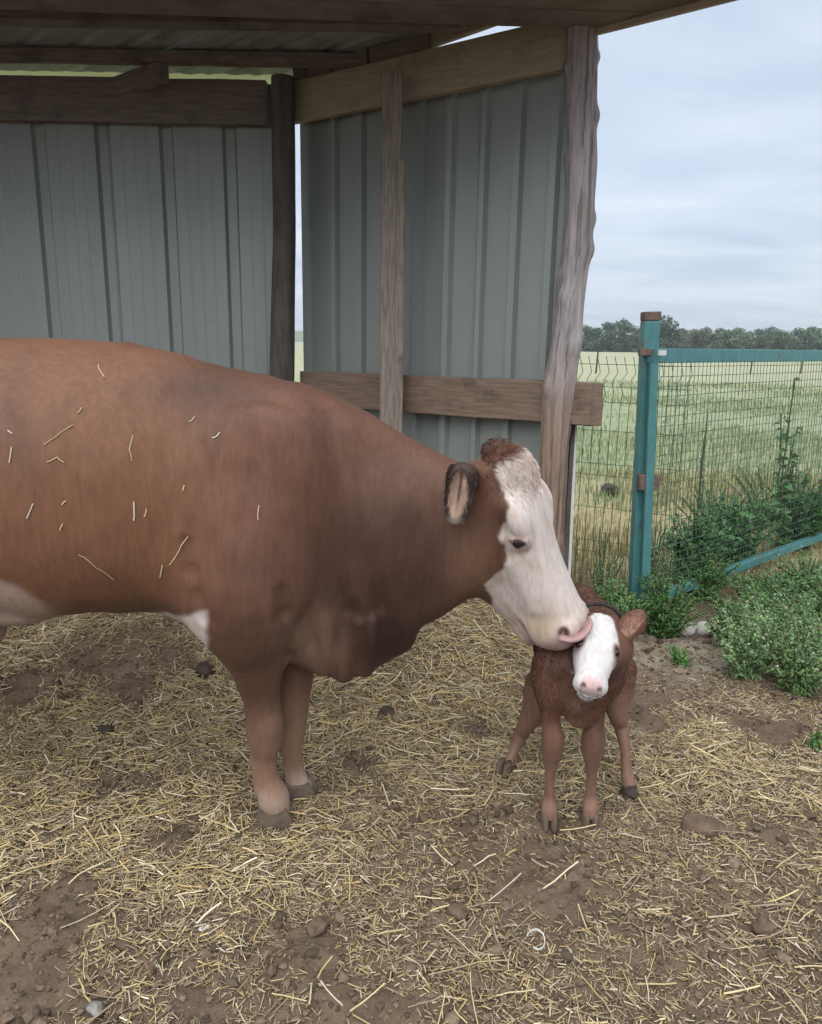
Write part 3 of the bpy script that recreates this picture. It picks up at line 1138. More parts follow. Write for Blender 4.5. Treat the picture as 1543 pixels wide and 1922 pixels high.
def hairs(name, V, Q, N_, col, count, lenf, dirf, width, parent, mask=None, lift=.3, seed=1, bright=(.75, 1.3)):
    """short coat hairs as slim triangles lying along the coat"""
    r = np.random.default_rng(seed)
    tri = np.cross(V[Q[:, 2]] - V[Q[:, 0]], V[Q[:, 3]] - V[Q[:, 1]])
    area = np.linalg.norm(tri, axis=1)
    cen = V[Q].mean(1)
    if mask is not None:
        area = area * mask(cen)
    f = r.choice(len(Q), count, p=area / area.sum())
    w = r.dirichlet((1, 1, 1, 1), count)
    P_ = (V[Q[f]] * w[:, :, None]).sum(1)
    n = (N_[Q[f]] * w[:, :, None]).sum(1)
    n /= np.linalg.norm(n, axis=1, keepdims=True) + 1e-9
    cl_ = fbm(P_ * np.array([95, 95, 26]), seed + 40, 2)[:, None]
    c = (col[Q[f]] * w[:, :, None]).sum(1) * r.uniform(bright[0], bright[1], (count, 1)) * (.87 + .28 * cl_)
    d = dirf(P_) + r.normal(0, .28, (count, 3))
    d -= n * (d * n).sum(1, keepdims=True)
    d /= np.linalg.norm(d, axis=1, keepdims=True) + 1e-9
    L_ = (lenf(P_) * r.uniform(.6, 1.3, count))[:, None]
    sd = np.cross(n, d)
    base = P_ - n * .001
    tip = base + (d + n * lift * r.uniform(.4, 1.6, (count, 1))) * L_
    mid = base + (d * .5 + n * lift * r.uniform(.5, 1.1, (count, 1))) * L_
    A = np.stack([base - sd * width, base + sd * width, mid + sd * width * .7, tip], 1).reshape(-1, 3)
    Fq = np.arange(count * 4).reshape(-1, 4)
    C4 = np.repeat(np.clip(c, 0, 1), 4, axis=0)
    return link(name, np_mesh(name, A, Fq, MT['hair'], False, C4), parent)


def claw_hoof(name, x, y, z, sx, sy, h, heading, parent, seed=0):
    """cloven hoof: two claws, broad at the ground, sloping front"""
    V, Fc = [], []
    ch_, sh_ = math.cos(heading), math.sin(heading)
    for sd in (-1, 1):
        b = len(V)
        ns = 14
        prof = ((0, 1.06), (.25, 1.06), (.6, .97), (.9, .86), (1.08, .74))
        for (f, sc_) in prof:
            for j in range(ns):
                th = 2 * math.pi * j / ns
                lx = math.cos(th) * sx * sc_ + (1 - f) * sx * .18 + .1 * sx
                ly = sd * sy * .5 + math.sin(th) * sy * .5 * sc_ * (1 - .25 * max(0, math.cos(th)))
                V.append((x + lx * ch_ - ly * sh_, y + lx * sh_ + ly * ch_, z + f * h))
        for i in range(len(prof) - 1):
            for j in range(ns):
                k_ = (j + 1) % ns
                Fc.append((b + i * ns + j, b + i * ns + k_, b + (i + 1) * ns + k_, b + (i + 1) * ns + j))
        Fc.append(tuple(b + j for j in range(ns))[::-1])
        Fc.append(tuple(b + (len(prof) - 1) * ns + j for j in range(ns)))
    return link(name, py_mesh(name, V, Fc, MT['hoof'], True), parent)


def ball(name, c, r, mat, parent, sc=(1, 1, 1)):
    V, Fc = loft([Vector(c) + Vector((0, 0, -r * sc[2] * math.cos(math.pi * i / 10))) for i in range(11)],
                 [max(1e-4, r * sc[0] * math.sin(math.pi * i / 10)) for i in range(11)], [max(1e-4, r * sc[1] * math.sin(math.pi * i / 10)) for i in range(11)],
                 Vector((1, 0, 0)), Vector((0, 1, 0)), 16)
    return link(name, py_mesh(name, V, Fc, mat, True), parent)


# ------------------------------------------------------------------ the cow
def build_cow():
    root = empty('cow', (-.9, 2.17, 0), 'large brown cow with a white face licking the calf', 'cow')
    xs = graded([(-2.5, -.75, .016, .013), (-.75, .05, .0095, .008), (.05, .58, .0052, .0052)])
    ys = graded([(1.70, 2.02, .0068, .0068), (2.02, 2.62, .0072, .012)])
    zs = graded([(0.03, .5, .007, .007), (.5, 1.22, .0056, .0056), (1.22, 1.52, .008, .008)])
    f = Field(xs, ys, zs)
    YC = 2.17
    # trunk and neck: t = X, top, bottom, half width above, below, sideways
    tab = [(-2.22, 1.33, .95, .16, .12, 0), (-2.12, 1.40, .80, .23, .20, 0), (-1.95, 1.435, .70, .28, .25, 0), (-1.6, 1.45, .68, .30, .31, 0), (-1.15, 1.447, .69, .30, .345, 0),
           (-.9, 1.435, .685, .285, .335, 0), (-.72, 1.419, .67, .26, .305, 0), (-.58, 1.388, .60, .23, .285, 0), (-.45, 1.363, .53, .205, .25, 0), (-.33, 1.345, .498, .18, .19, 0),
           (-.22, 1.303, .485, .155, .14, -.01), (-.12, 1.247, .508, .135, .105, -.02), (-.03, 1.196, .55, .125, .085, -.035), (.06, 1.152, .635, .115, .085, -.055), (.15, 1.118, .71, .105, .09, -.08),
           (.21, 1.10, .76, .09, .08, -.09)]
    f.sections((0, YC, 0), (1, 0, 0), (0, 0, 1), (0, 1, 0), tab, k=.02, n=2.25)
    # shoulder blade, chest and muscle masses
    f.ell((-.42, YC - .17, 1.0), (.15, .06, .26), R=[(.97, 0, -.24), (0, 1, 0), (.24, 0, .97)], k=.14)
    f.ell((-.46, YC - .19, .80), (.13, .06, .17), k=.13)
    f.ell((-.40, YC + .19, 1.02), (.15, .075, .27), k=.08)
    f.ell((-.47, YC + .22, .80), (.14, .075, .15), k=.08)
    f.ell((-1.05, YC - .16, 1.02), (.42, .19, .30), k=.12)          # rib cage
    f.ell((-.17, YC - .08, .93), (.22, .075, .15), R=[(.9, 0, -.43), (0, 1, 0), (.43, 0, .9)], k=.09)   # neck muscle
    f.ell((-.21, YC - .03, .555), (.12, .075, .085), k=.06)           # brisket
    f.ell((-.07, YC - .035, .60), (.075, .028, .085), R=[(.8, 0, .6), (0, 1, 0), (-.6, 0, .8)], k=.04)  # dewlap
    for (dx, zz_) in ((-.245, .57), (-.175, .55), (-.115, .56)):      # loose folds of skin
        f.cone((dx + .02, YC - .125, zz_ + .11), (dx - .015, YC - .085, zz_ - .07), .012, .014, k=.035)
    # near foreleg, then the far one
    def leg(pts, rr, k=.03):
        f.chain(pts, rr, k)
    yn = 2.075
    P_ = [at(455, 1030, 2.02), at(462, 1110, 2.005), at(466, 1190, 2.03), at(481, 1255, 2.05), at(491, 1310, 2.06), at(496, 1352, 2.068), at(498, 1385, 2.07), at(499, 1425, yn), at(503, 1462, yn), at(512, 1494, yn), at(517, 1515, yn)]
    leg(P_, [.12, .122, .096, .071, .053, .053, .051, .033, .033, .049, .044], .05)
    f.ell(at(506, 1362, 2.05), (.036, .036, .048), k=.02)
    f.cone(at(474, 1390, 2.07), at(484, 1480, 2.075), .013, .014, k=.015)
    f.ell(at(476, 1372, 2.072), (.018, .022, .02), k=.02)
    yf = 2.205
    P_ = [at(525, 1180, 2.25), at(545, 1255, 2.22), at(549, 1300, 2.21), at(550, 1350, yf), at(547, 1385, yf), at(549, 1420, yf), at(554, 1452, yf), at(562, 1478, yf), at(566, 1496, yf)]
    leg(P_, [.10, .072, .056, .046, .041, .034, .033, .043, .042], .04)
    # hindquarters (outside the picture to the left)
    for sd, hx_ in ((-1, -1.98), (1, -1.86)):
        yy = YC + sd * .17
        f.ell((hx_, YC + sd * .2, 1.05), (.26, .11, .33), k=.08)
        leg([(hx_ + .08, yy + sd * .05, .85), (hx_ + .02, yy, .70), (hx_ - .12, yy - sd * .02, .53), (hx_ - .10, yy - sd * .03, .42), (hx_ - .05, yy - sd * .03, .2), (hx_ - .03, yy - sd * .03, .12), (hx_, yy - sd * .03, .07)],
            [.17, .12, .07, .055, .042, .052, .05], .05)
    f.cone((-2.2, YC, 1.36), (-2.3, YC, 1.2), .05, .035, .04)
    f.chain([(-2.3, YC, 1.2), (-2.33, YC, .9), (-2.32, YC, .6)], [.035, .025, .02], .02)
    # udder and the soft belly skin in front of it
    f.ell((-1.47, YC - .05, .60), (.25, .17, .15), k=.06)
    for ux, uy in ((-1.33, -.15), (-1.33, .08), (-1.52, -.15), (-1.52, .08)):
        f.cone((ux, YC + uy, .50), (ux, YC + uy - .01, .405), .026, .014, .02)
    f.ell((-1.16, YC - .10, .69), (.16, .11, .045), k=.05)
    # ---- head, in its own frame: A to the muzzle, Dd out of the forehead, Ll to the near side
    A = np.array((.50, -.05, -.865))
    A /= np.linalg.norm(A)
    u0 = np.array((.865, 0, .50))
    cc = np.cross(u0, A)
    cc = cc if cc[1] < 0 else -cc
    u0 = np.cross(A, cc)
    u0 = u0 if u0[0] > 0 else -u0
    rho = rad(31)
    Dd = u0 * math.cos(rho) + cc * math.sin(rho)
    Ll = -u0 * math.sin(rho) + cc * math.cos(rho)
    O = np.array(at(936, 912, 2.055))
    Rm = [A, Dd, Ll]

    def hp(t, d, l):
        return O + A * t + Dd * d + Ll * l
    tab = [(-.065, .055, -.07, .080, .08), (-.03, .080, -.13, .10, .09), (.04, .090, -.185, .120, .095), (.10, .085, -.215, .128, .095), (.16, .074, -.230, .131, .09), (.22, .058, -.222, .118, .080),
           (.28, .050, -.215, .106, .076), (.34, .046, -.198, .097, .070), (.40, .043, -.172, .086, .066), (.445, .038, -.146, .083, .063), (.478, .024, -.118, .074, .056), (.496, -.006, -.092, .056, .044)]
    f.sections(O, A, Dd, Ll, tab, k=.045, n=2.5)
    eyes = []
    for sd in (1, -1):
        f.ell(hp(.125, -.115, .082 * sd), (.085, .085, .03), Rm, k=.04)           # cheek
        f.ell(hp(.085, .055, .098 * sd), (.05, .025, .03 if sd > 0 else .016), Rm, k=.035)              # brow
        f.cone(hp(.19, -.02, .10 * sd), hp(.34, -.045, .068 * sd), .012, .014, .03)  # cheek bone line
    f.ell(hp(.440, -.042, 0), (.058, .078, .087), Rm, k=.03)                       # muzzle pad
    f.ell(hp(.425, -.140, 0), (.058, .032, .054), Rm, k=.02)                       # chin
    for sd in (1, -1):
        f.ell(hp(.415, -.070, .052 * sd), (.050, .040, .030), Rm, k=.025)          # upper lip
        f.ell(hp(.445, .006, .056 * sd), (.028, .024, .022), Rm, k=.018)           # nostril wing
        S = f.surf(hp(.436, .008, .02 * sd), Ll * sd)
        nE = Ll * sd * .9 + A * .3 + Dd * .2
        nE /= np.linalg.norm(nE)
        n2_ = A * .75 + Dd * -.66
        n2_ -= nE * n2_.dot(nE)
        n2_ /= np.linalg.norm(n2_)
        f.ell(S, (.0095, .018, .016), [np.cross(n2_, nE), n2_, nE], k=.005, cut=True)
        nost = S if sd > 0 else nost
        f.cone(hp(.375, -.112, .074 * sd), hp(.49, -.098, .05 * sd), .0055, .0055, .010, cut=True)  # mouth line
        # eye: lids standing round an almond opening
        nE = Ll * sd * .93 + Dd * .36
        nE /= np.linalg.norm(nE)
        eX = np.array((1., 0, -.12)) if sd > 0 else A * .5 + Dd * .5
        eX = eX - nE * eX.dot(nE)
        eX /= np.linalg.norm(eX)
        eZ = np.cross(nE, eX)
        S = f.surf(hp(.140, .012, .05 * sd), nE)
        f.ell(S - nE * .007, (.034, .024, .012), [eX, eZ, nE], k=.02)
        S = f.surf(hp(.140, .012, .05 * sd), nE)
        f.ell(S + nE * .002 - eZ * .001, (.022, .0085, .012), [eX, eZ, nE], k=.004, cut=True)
        f.cone(S - eX * .020 + eZ * .0085 * (1 if eZ[2] > 0 else -1) - nE * .002, S + eX * .020 + eZ * .0085 * (1 if eZ[2] > 0 else -1) - nE * .002, .0055, .0055, .006)
        eyes.append((S, nE, eX, eZ))
    f.cone(hp(.492, -.098, .055), hp(.492, -.098, -.055), .006, .006, .008, cut=True)
    f.ell(hp(-.045, .055, 0), (.05, .045, .065), Rm, k=.03)                        # poll
    f.ell(hp(-.01, .075, -.02), (.055, .03, .06), Rm, k=.03)
    # ears: leaf-shaped, cupped
    eb = np.array(at(890, 893, 1.985))
    ec = np.array(at(862, 928, 1.945))
    et = np.array(at(872, 975, 1.93))
    e1 = np.array((-.12, -.05, -1.0))
    e1 /= np.linalg.norm(e1)
    e2 = np.array((.92, -.30, -.1))
    e2 -= e1 * e2.dot(e1)
    e2 /= np.linalg.norm(e2)
    e3 = np.cross(e1, e2)
    f.cone(eb + np.array((.01, .02, .0)), np.array(at(868, 896, 1.955)), .036, .03, k=.02)
    f.ell(ec, (.081, .035, .015), [e1, e2, e3], k=.02)
    co = e3 if e3[1] < 0 else -e3
    f.ell(ec + co * .017 + e1 * .0, (.068, .026, .020), [e1, e2, e3], k=.006, cut=True)
    f.cone(ec + co * .002 + e1 * -.03 + e2 * .012, ec + co * .006 + e1 * .055 + e2 * .004, .007, .004, .01)
    far = np.array(at(936, 848, 2.15))
    f.cone(hp(-.035, .03, -.07), far, .03, .028, k=.03)
    f.ell(far + np.array((-.005, .01, .0)), (.045, .028, .032), k=.03)
    # creases: in front of and behind the near foreleg
    for (cp, r0, off) in ((((534, 1105), (536, 1150), (536, 1200), (534, 1255)), .013, .004), (((362, 1010), (368, 1060), (378, 1110), (392, 1150)), .010, .004)):
        cs_ = []
        for q in cp:
            w_ = at(q[0], q[1], 1.95)
            s_ = f.surf((w_.x, 2.17, w_.z), (0, -1, 0), .45)
            cs_.append(s_ + np.array((0, -off, 0)))
        for a_, b_ in zip(cs_[:-1], cs_[1:]):
            f.cone(a_, b_, r0 * .8, r0, k=.03, cut=True)
    V, Q = f.mesh()
    V = relax(V, Q, 1)
    N_, _ = vnormals(V, Q)
    # soft unevenness of the body, hanging folds on the neck and brisket
    offh = 1 - sstep(.08, .2, V[:, 0])
    dn = (fbm(V * np.array([5, 5, 3.2]), 61, 3) - .5) * .034 + (fbm(V * np.array([16, 14, 4.5]), 63, 2) - .5) * .010
    dn = dn * offh * sstep(.25, .6, V[:, 2])
    wr = np.exp(-(((V[:, 0] + .17) / .17) ** 2 + ((V[:, 2] - .66) / .17) ** 2))
    dn = dn + wr * .013 * np.sin(V[:, 0] * 52 + 5 * fbm(V * 4, 66, 2) + V[:, 2] * 9)
    V = V + N_ * dn[:, None]
    N_, _ = vnormals(V, Q)
    # ---- coat colours
    x, y, z = V[:, 0], V[:, 1], V[:, 2]
    rel = V - O
    ht, hd, hl = rel @ A, rel @ Dd, rel @ Ll
    us = (.89 * hd - .454 * np.abs(hl)) / .00152
    tpx = ht / .00152
    brown = np.array([.134, .064, .040])
    dark = np.array([.076, .039, .028])
    tan = np.array([.20, .115, .078])
    white = np.array([.56, .49, .45])
    pink = np.array([.45, .27, .235])
    black = np.array([.022, .016, .014])
    n1 = fbm(V * 2.6, 70, 4)
    n2 = fbm(V * np.array([9, 9, 4]), 75, 4)
    c = np.tile(brown, (len(V), 1))
    def mixc(c, k_, m_):
        m_ = np.clip(m_, 0, 1)[:, None]
        return c * (1 - m_) + k_ * m_
    gold = np.array([.176, .083, .044])
    fl_ = sstep(-.35, -.75, x + .25 * (n1 - .5))                                             # warm flank, darker shoulder and neck
    c = mixc(c, gold, fl_ * .8)
    c = mixc(c, dark, (1 - fl_) * sstep(.38, .60, n1) * .6)
    c = mixc(c, tan, sstep(.54, .74, fbm(V * 2.1 + 9, 81, 4)) * .35)
    c = mixc(c, dark, sstep(.54, .70, n2) * .35)
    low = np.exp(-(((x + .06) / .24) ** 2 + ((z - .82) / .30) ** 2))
    c = mixc(c, dark * .8, np.clip(low * 1.25, 0, .92) * (.75 + .5 * n1))                                        # dark lower neck, deepened in the colour for roof shade
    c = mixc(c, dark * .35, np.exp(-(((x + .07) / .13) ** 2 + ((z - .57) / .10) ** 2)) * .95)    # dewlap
    c = mixc(c, np.array([.19, .12, .085]), np.exp(-(((x + .28) / .07) ** 2 + ((z - .60) / .11) ** 2)) * .8)   # paler chest folds
    c = mixc(c, dark * .9, np.exp(-(((x + .56) / .15) ** 2 + ((z - 1.32) / .06) ** 2)) * .75)    # stain behind the withers
    c = mixc(c, dark, np.exp(-(((x + .98 + .3 * (z - 1.24)) / .05) ** 2 + ((z - 1.24) / .16) ** 2)) * .5)
    c = mixc(c, dark, sstep(.80, .70, z) * sstep(-.3, -.6, x) * .55)                             # darker towards the belly edge, underside shade put into the coat
    # pale legs
    c = mixc(c, np.array([.25, .15, .10]), sstep(.46, .22, z) * (.55 + .6 * n2))
    c = mixc(c, np.array([.36, .27, .21]), sstep(.13, .075, z + .05 * (n2 - .5)) * .8)
    c = mixc(c, np.array([.13, .095, .07]), sstep(.60, .72, fbm(V * 14, 92, 3)) * sstep(.3, .12, z) * .8)
    # white and pink underside
    bel = sstep(.04, .0, z - .715 - .10 * sstep(-.88, -1.12, x) + .12 * (fbm(V * 6, 90, 3) - .5)) * (1 - sstep(-1.0, -.93, x + .1 * (fbm(V * 9, 91, 3) - .5)))
    c = mixc(c, np.array([.36, .26, .22]), bel)
    nw_ = .05 * (fbm(V * 13, 94, 3) - .5)
    pw = sstep(.0, -.02, z - .735 - .26 * (x + .57) + nw_) * sstep(-.80, -.76, x + nw_) * sstep(-.535, -.56, x + nw_) * (y < 2.2) * sstep(.60, .62, z)
    c = mixc(c, white * .92, pw)
    c = mixc(c, pink, sstep(-1.21, -1.3, x) * sstep(.70, .62, z) * (x > -1.85))
    # head
    fx = np.array([-60, -37, 0, 27, 69, 100, 127, 147, 189, 217, 240, 330])
    fu = np.array([28, 8, 2, 2, -30, -44, -62, -106, -112, -133, -190, -260])
    edge = np.interp(tpx, fx, fu) + 14 * (fbm(V * 22, 95, 3) - .5) * 2
    onh = sstep(-52, -36, tpx) * (x > .14)
    wm = sstep(-4, 4, us - edge) * onh
    ear_m = ((np.linalg.norm((V - ec) @ np.stack([e1 / .105, e2 / .06, e3 / .05], 1), axis=1) < 1) & (y < 2.0)).astype(float)
    wm = wm * (1 - ear_m)
    c = mixc(c, np.array([.19, .11, .065]), np.exp(-(((tpx - 120) / 70) ** 2 + ((us + 105) / 50) ** 2)) * .5 * (x > .1))
    c = mixc(c, white, wm)
    # soiled streaks down the face
    stn = fbm(np.stack([ht * 6, hd * 26, hl * 26], -1), 97, 4)
    c = mixc(c, np.array([.36, .25, .19]), wm * sstep(.55, .72, stn) * .5)
    c = mixc(c, np.array([.44, .33, .22]), np.exp(-(((ht - .40) / .045) ** 2 + ((hd + .05) / .06) ** 2)) * .85 * wm)
    c = mixc(c, pink, np.exp(-(((ht - .478) / .04) ** 2)) * sstep(-.12, -.05, hd) * .8 * onh)
    c = mixc(c, np.array([.40, .30, .26]), np.exp(-(((ht - .44) / .05) ** 2 + ((hd + .125) / .03) ** 2)) * .7)
    for sd in (1, -1):
        S, nE, eX, eZ = eyes[0 if sd > 0 else 1]
        ed = np.sqrt((((V - S) @ eX) / .040) ** 2 + (((V - S) @ eZ) / .024) ** 2 + (((V - S) @ nE) / .05) ** 2)
        c = mixc(c, np.array([.40, .27, .24]), sstep(1.2, .7, ed) * .7)
        c = mixc(c, np.array([.07, .04, .04]), sstep(.62, .42, ed))
    nd = np.linalg.norm(V - nost, axis=1)
    c = mixc(c, np.array([.09, .045, .04]), sstep(.022, .012, nd))
    mth = np.exp(-((hd + .107) / .007) ** 2) * sstep(.37, .39, ht)
    c = mixc(c, np.array([.16, .09, .085]), mth * .8 * (x > .14))
    # ears: dark fringe, pale inside
    inn = ((np.linalg.norm((V - ec - co * .012) @ np.stack([e1 / .066, e2 / .025, e3 / .028], 1), axis=1) < 1)).astype(float)
    c = mixc(c, np.array([.045, .028, .023]), ear_m * .9)
    ein = (V - ec) @ e2
    c = mixc(c, np.array([.33, .225, .175]), inn * .9)
    c = mixc(c, np.array([.06, .03, .025]), inn * sstep(.007, .002, np.abs(ein - .001)) * sstep(.03, .0, (V - ec) @ e1) * .85)
    c = mixc(c, np.array([.42, .36, .31]), ear_m * sstep(.045, .08, (V - ec) @ e1) * .8)
    fe = np.exp(-(np.linalg.norm(V - far - np.array((-.01, 0, .01)), axis=1) / .045) ** 2)
    c = mixc(c, np.array([.075, .04, .028]), sstep(.2, .6, fe) * (1 - wm * .0))
    body = link('body', np_mesh('body', V, Q, MT['coat'], True, c), root)
    # ---- hair
    def dirf(P_):
        d = np.tile(np.array((-.55, 0., -1.)), (len(P_), 1))
        hh = sstep(.12, .2, P_[:, 0])[:, None]
        return d * (1 - hh) + hh * (A * .9 + Dd * -.1)
    def lenf(P_):
        return .009 + .004 * fbm(P_ * 8, 3, 2)
    vis = lambda P_: (P_[:, 0] > -1.35) * np.where(P_[:, 1] < 2.25, 1., .25) * (1 + 1.2 * (P_[:, 0] > .1))
    hairs('coat_hair', V, Q, N_, c, 280000, lenf, dirf, .0004, root, vis, .065, 5, (.92, 1.16))
    # tuft on the poll and fringe of the ears
    pc = hp(-.035, .075, 0)
    hairs('forelock', V, Q, N_, c, 2600, lambda P_: np.full(len(P_), .022), lambda P_: np.tile(A * .8, (len(P_), 1)), .0005, root,
          lambda P_: np.exp(-(np.linalg.norm(P_ - pc, axis=1) / .055) ** 2), .25, 6, (1.05, 1.4))
    hairs('ear_fringe', V, Q, N_, c, 1300, lambda P_: np.full(len(P_), .017), lambda P_: np.tile(e1 * 1.1, (len(P_), 1)), .0006, root,
          lambda P_: (np.linalg.norm((P_ - ec) @ np.stack([e1 / .1, e2 / .055, e3 / .04], 1), axis=1) < 1).astype(float) * (np.abs((P_ - ec) @ e2) > .02) + .8 * np.exp(-(np.linalg.norm(P_ - far, axis=1) / .04) ** 2), .35, 7)
    # ---- eyes, hooves, tongue
    for (S, nE, eX, eZ) in eyes:
        ball('eye', S - nE * .0155, .0180, MT['eye'], root)
    b = at(517, 1530, yn)
    claw_hoof('hoof', b.x - .010, yn, -.014, .054, .050, .068, 0, root)
    b = at(566, 1510, yf)
    claw_hoof('hoof', b.x - .012, yf, -.016, .052, .050, .066, 0, root)
    for q_, yy_ in (((482, 1497), yn), ((545, 1480), yf)):
        for o_ in (-.02, .02):
            b = at(q_[0], q_[1], yy_ + o_)
            ball('dewclaw', b, .011, MT['hoof'], root, (1, .8, 1.2))
    for sd, hx_ in ((-1, -1.98), (1, -1.86)):
        claw_hoof('hoof', hx_, YC + sd * .14, -.01, .062, .056, .08, 0, root)
    tl = [at(1050, 1197, 1.965), at(1072, 1201, 1.955), at(1090, 1195, 1.955), at(1103, 1182, 1.96), at(1108, 1168, 1.972), at(1105, 1158, 1.985)]
    Cs, RX, RY, Aa, Bb = [], [], [], [], []
    n = 22
    for i in range(n):
        t = i / (n - 1) * (len(tl) - 1)
        k_ = min(int(t), len(tl) - 2)
        Cs.append(tl[k_].lerp(tl[k_ + 1], t - k_))
    for _ in range(3):
        Cs = [Cs[0]] + [(Cs[i - 1] + Cs[i] * 2 + Cs[i + 1]) / 4 for i in range(1, n - 1)] + [Cs[-1]]
    for i in range(n):
        d = (Cs[min(i + 1, n - 1)] - Cs[max(i - 1, 0)]).normalized()
        side = Vector((0, -1, 0)).cross(d).normalized()
        w_ = .0145 * (1 - .55 * (i / (n - 1)) ** 4) if i < n - 1 else .004
        RX.append(w_ * .62)
        RY.append(w_ * 1.25)
        Aa.append(side)
        Bb.append(d.cross(side).normalized())
    Vt, Ft = loft(Cs, RX, RY, Aa, Bb, 14)
    link('tongue', py_mesh('tongue', Vt, Ft, MT['tongue'], True), root)
    return root, V, N_


cow, cowV, cowN = build_cow()


# ------------------------------------------------------------------ the calf
def build_calf():
    root = empty('calf', (.52, 2.2, 0), 'small reddish brown newborn calf with a white face and dark neck cord', 'calf')
    xs = graded([(.22, .86, .0048, .0048)])
    ys = graded([(1.80, 2.62, .0048, .0062)])
    zs = graded([(.025, .75, .0048, .0048)])
    f = Field(xs, ys, zs)
    # trunk, seen end on: from the chest back to the rump
    Bk = Vector((.10, 1, 0)).normalized()
    Sd = Vector((Bk.y, -Bk.x, 0))
    tab = [(-.02, .60, .345, .07, .06, 0), (.05, .625, .335, .098, .082, 0), (.15, .635, .33, .112, .105, 0), (.27, .645, .335, .122, .125, 0), (.36, .668, .36, .115, .115, 0), (.43, .655, .40, .10, .09, 0), (.47, .60, .45, .07, .06, 0)]
    f.sections((.512, 2.05, 0), Bk, (0, 0, 1), Sd, tab, k=.02, n=2.2)
    # shoulders and forelegs
    def L(*a):
        return at(*a)
    fl = [L(1046, 1250, 2.07), L(1035, 1310, 2.06), L(1034, 1350, 2.06), L(1038, 1385, 2.055), L(1037, 1408, 2.06), L(1033, 1450, 2.07), L(1031, 1490, 2.075), L(1031, 1516, 2.07), L(1031, 1530, 2.065)]
    f.chain(fl, [.056, .038, .027, .034, .0315, .0165, .0165, .0255, .0225], .010)
    fr = [L(1128, 1262, 2.09), L(1118, 1310, 2.075), L(1115, 1350, 2.06), L(1114, 1385, 2.055), L(1112, 1408, 2.06), L(1111, 1450, 2.075), L(1109, 1490, 2.08), L(1108, 1513, 2.075), L(1108, 1526, 2.07)]
    f.chain(fr, [.056, .038, .028, .035, .032, .0175, .0175, .026, .0225], .010)
    f.ell(L(1030, 1262, 2.10), (.05, .07, .088), k=.035)
    f.ell(L(1138, 1258, 2.12), (.048, .075, .085), k=.035)
    f.ell(L(1078, 1300, 2.05), (.055, .04, .055), k=.04)       # breastbone
    # hind legs
    hl = [L(1022, 1290, 2.42), L(1005, 1330, 2.40), L(985, 1366, 2.40), L(978, 1378, 2.41), L(962, 1415, 2.38), L(953, 1438, 2.36), L(947, 1452, 2.345)]
    f.chain(hl, [.072, .047, .029, .026, .0165, .021, .021], .02)
    hr = [L(1150, 1262, 2.40), L(1156, 1310, 2.36), L(1160, 1345, 2.33), L(1166, 1362, 2.34), L(1172, 1400, 2.29), L(1175, 1430, 2.26), L(1178, 1460, 2.235), L(1181, 1480, 2.225)]
    f.chain(hr, [.080, .050, .031, .0265, .017, .017, .0215, .0215], .02)
    f.ell(L(1050, 1200, 2.40), (.075, .10, .10), k=.05)
    f.ell(L(1135, 1190, 2.40), (.075, .10, .10), k=.05)
    f.chain([(.575, 2.53, .60), (.585, 2.56, .5), (.58, 2.555, .36)], [.022, .016, .012], .02)
    # neck
    f.chain([(.535, 2.10, .53), (.575, 2.03, .60)], [.095, .066], .05)
    # head frame
    pol = np.array(at(1127, 1172, 2.02))
    muz = np.array(at(1110, 1288, 1.885))
    A = muz - pol
    HL = np.linalg.norm(A)
    A /= HL
    Ll = np.array((1., .10, .10))
    Ll -= A * Ll.dot(A)
    Ll /= np.linalg.norm(Ll)
    Dd = np.cross(Ll, A)
    Dd = Dd if Dd[1] < 0 else -Dd
    Rm = [A, Dd, Ll]

    def hp(t, d, l):
        return pol + A * t + Dd * d + Ll * l
    H = HL
    tab = [(-.01, .018, -.075, .045, .04), (.03 * H / .2, .030, -.10, .060, .05), (.085 * H / .2, .030, -.115, .068, .052), (.12 * H / .2, .022, -.105, .060, .045), (.155 * H / .2, .015, -.088, .050, .038),
           (.185 * H / .2, .012, -.072, .045, .036), (.205 * H / .2, .002, -.058, .036, .028)]
    f.sections(pol, A, Dd, Ll, tab, k=.025, n=2.4)
    f.ell(hp(H * .95, -.022, 0), (.025, .032, .046), Rm, k=.018)
    f.ell(hp(H * .93, -.062, 0), (.026, .016, .028), Rm, k=.014)
    f.ell(hp(-.005, .0, 0), (.03, .03, .04), Rm, k=.025)
    te = H * .43
    eyes, nosts = [], []
    for sd in (1, -1):
        nE = Dd * .72 + Ll * sd * .70
        nE /= np.linalg.norm(nE)
        eX = A * .9 + Dd * -.3 + Ll * sd * .25
        eX -= nE * eX.dot(nE)
        eX /= np.linalg.norm(eX)
        eZ = np.cross(nE, eX)
        S = f.surf(hp(te, -.012, .025 * sd), nE)
        f.ell(S - nE * .004, (.023, .018, .011), [eX, eZ, nE], k=.016)
        S = f.surf(hp(te, -.012, .025 * sd), nE)
        f.ell(S + nE * .001, (.0145, .0095, .010), [eX, eZ, nE], k=.003, cut=True)
        eyes.append((S, nE, eX, eZ))
        f.ell(hp(H * .985, -.004, .020 * sd), (.012, .013, .012), Rm, k=.010)
        nS = f.surf(hp(H * .95, -.012, .014 * sd), A * .55 + Dd * .6 + Ll * sd * .30, .1)
        n1_ = (A * .75 + Ll * sd * -.5 + Dd * -.3)
        n1_ /= np.linalg.norm(n1_)
        nn_ = A * .5 + Dd * .75 + Ll * sd * .35
        nn_ -= n1_ * nn_.dot(n1_)
        nn_ /= np.linalg.norm(nn_)
        f.ell(nS, (.0115, .006, .010), [n1_, np.cross(nn_, n1_), nn_], k=.003, cut=True)
        nosts.append(nS)
        f.cone(hp(H * .86, -.052, .040 * sd), hp(H * 1.02, -.047, .026 * sd), .0032, .0032, .006, cut=True)
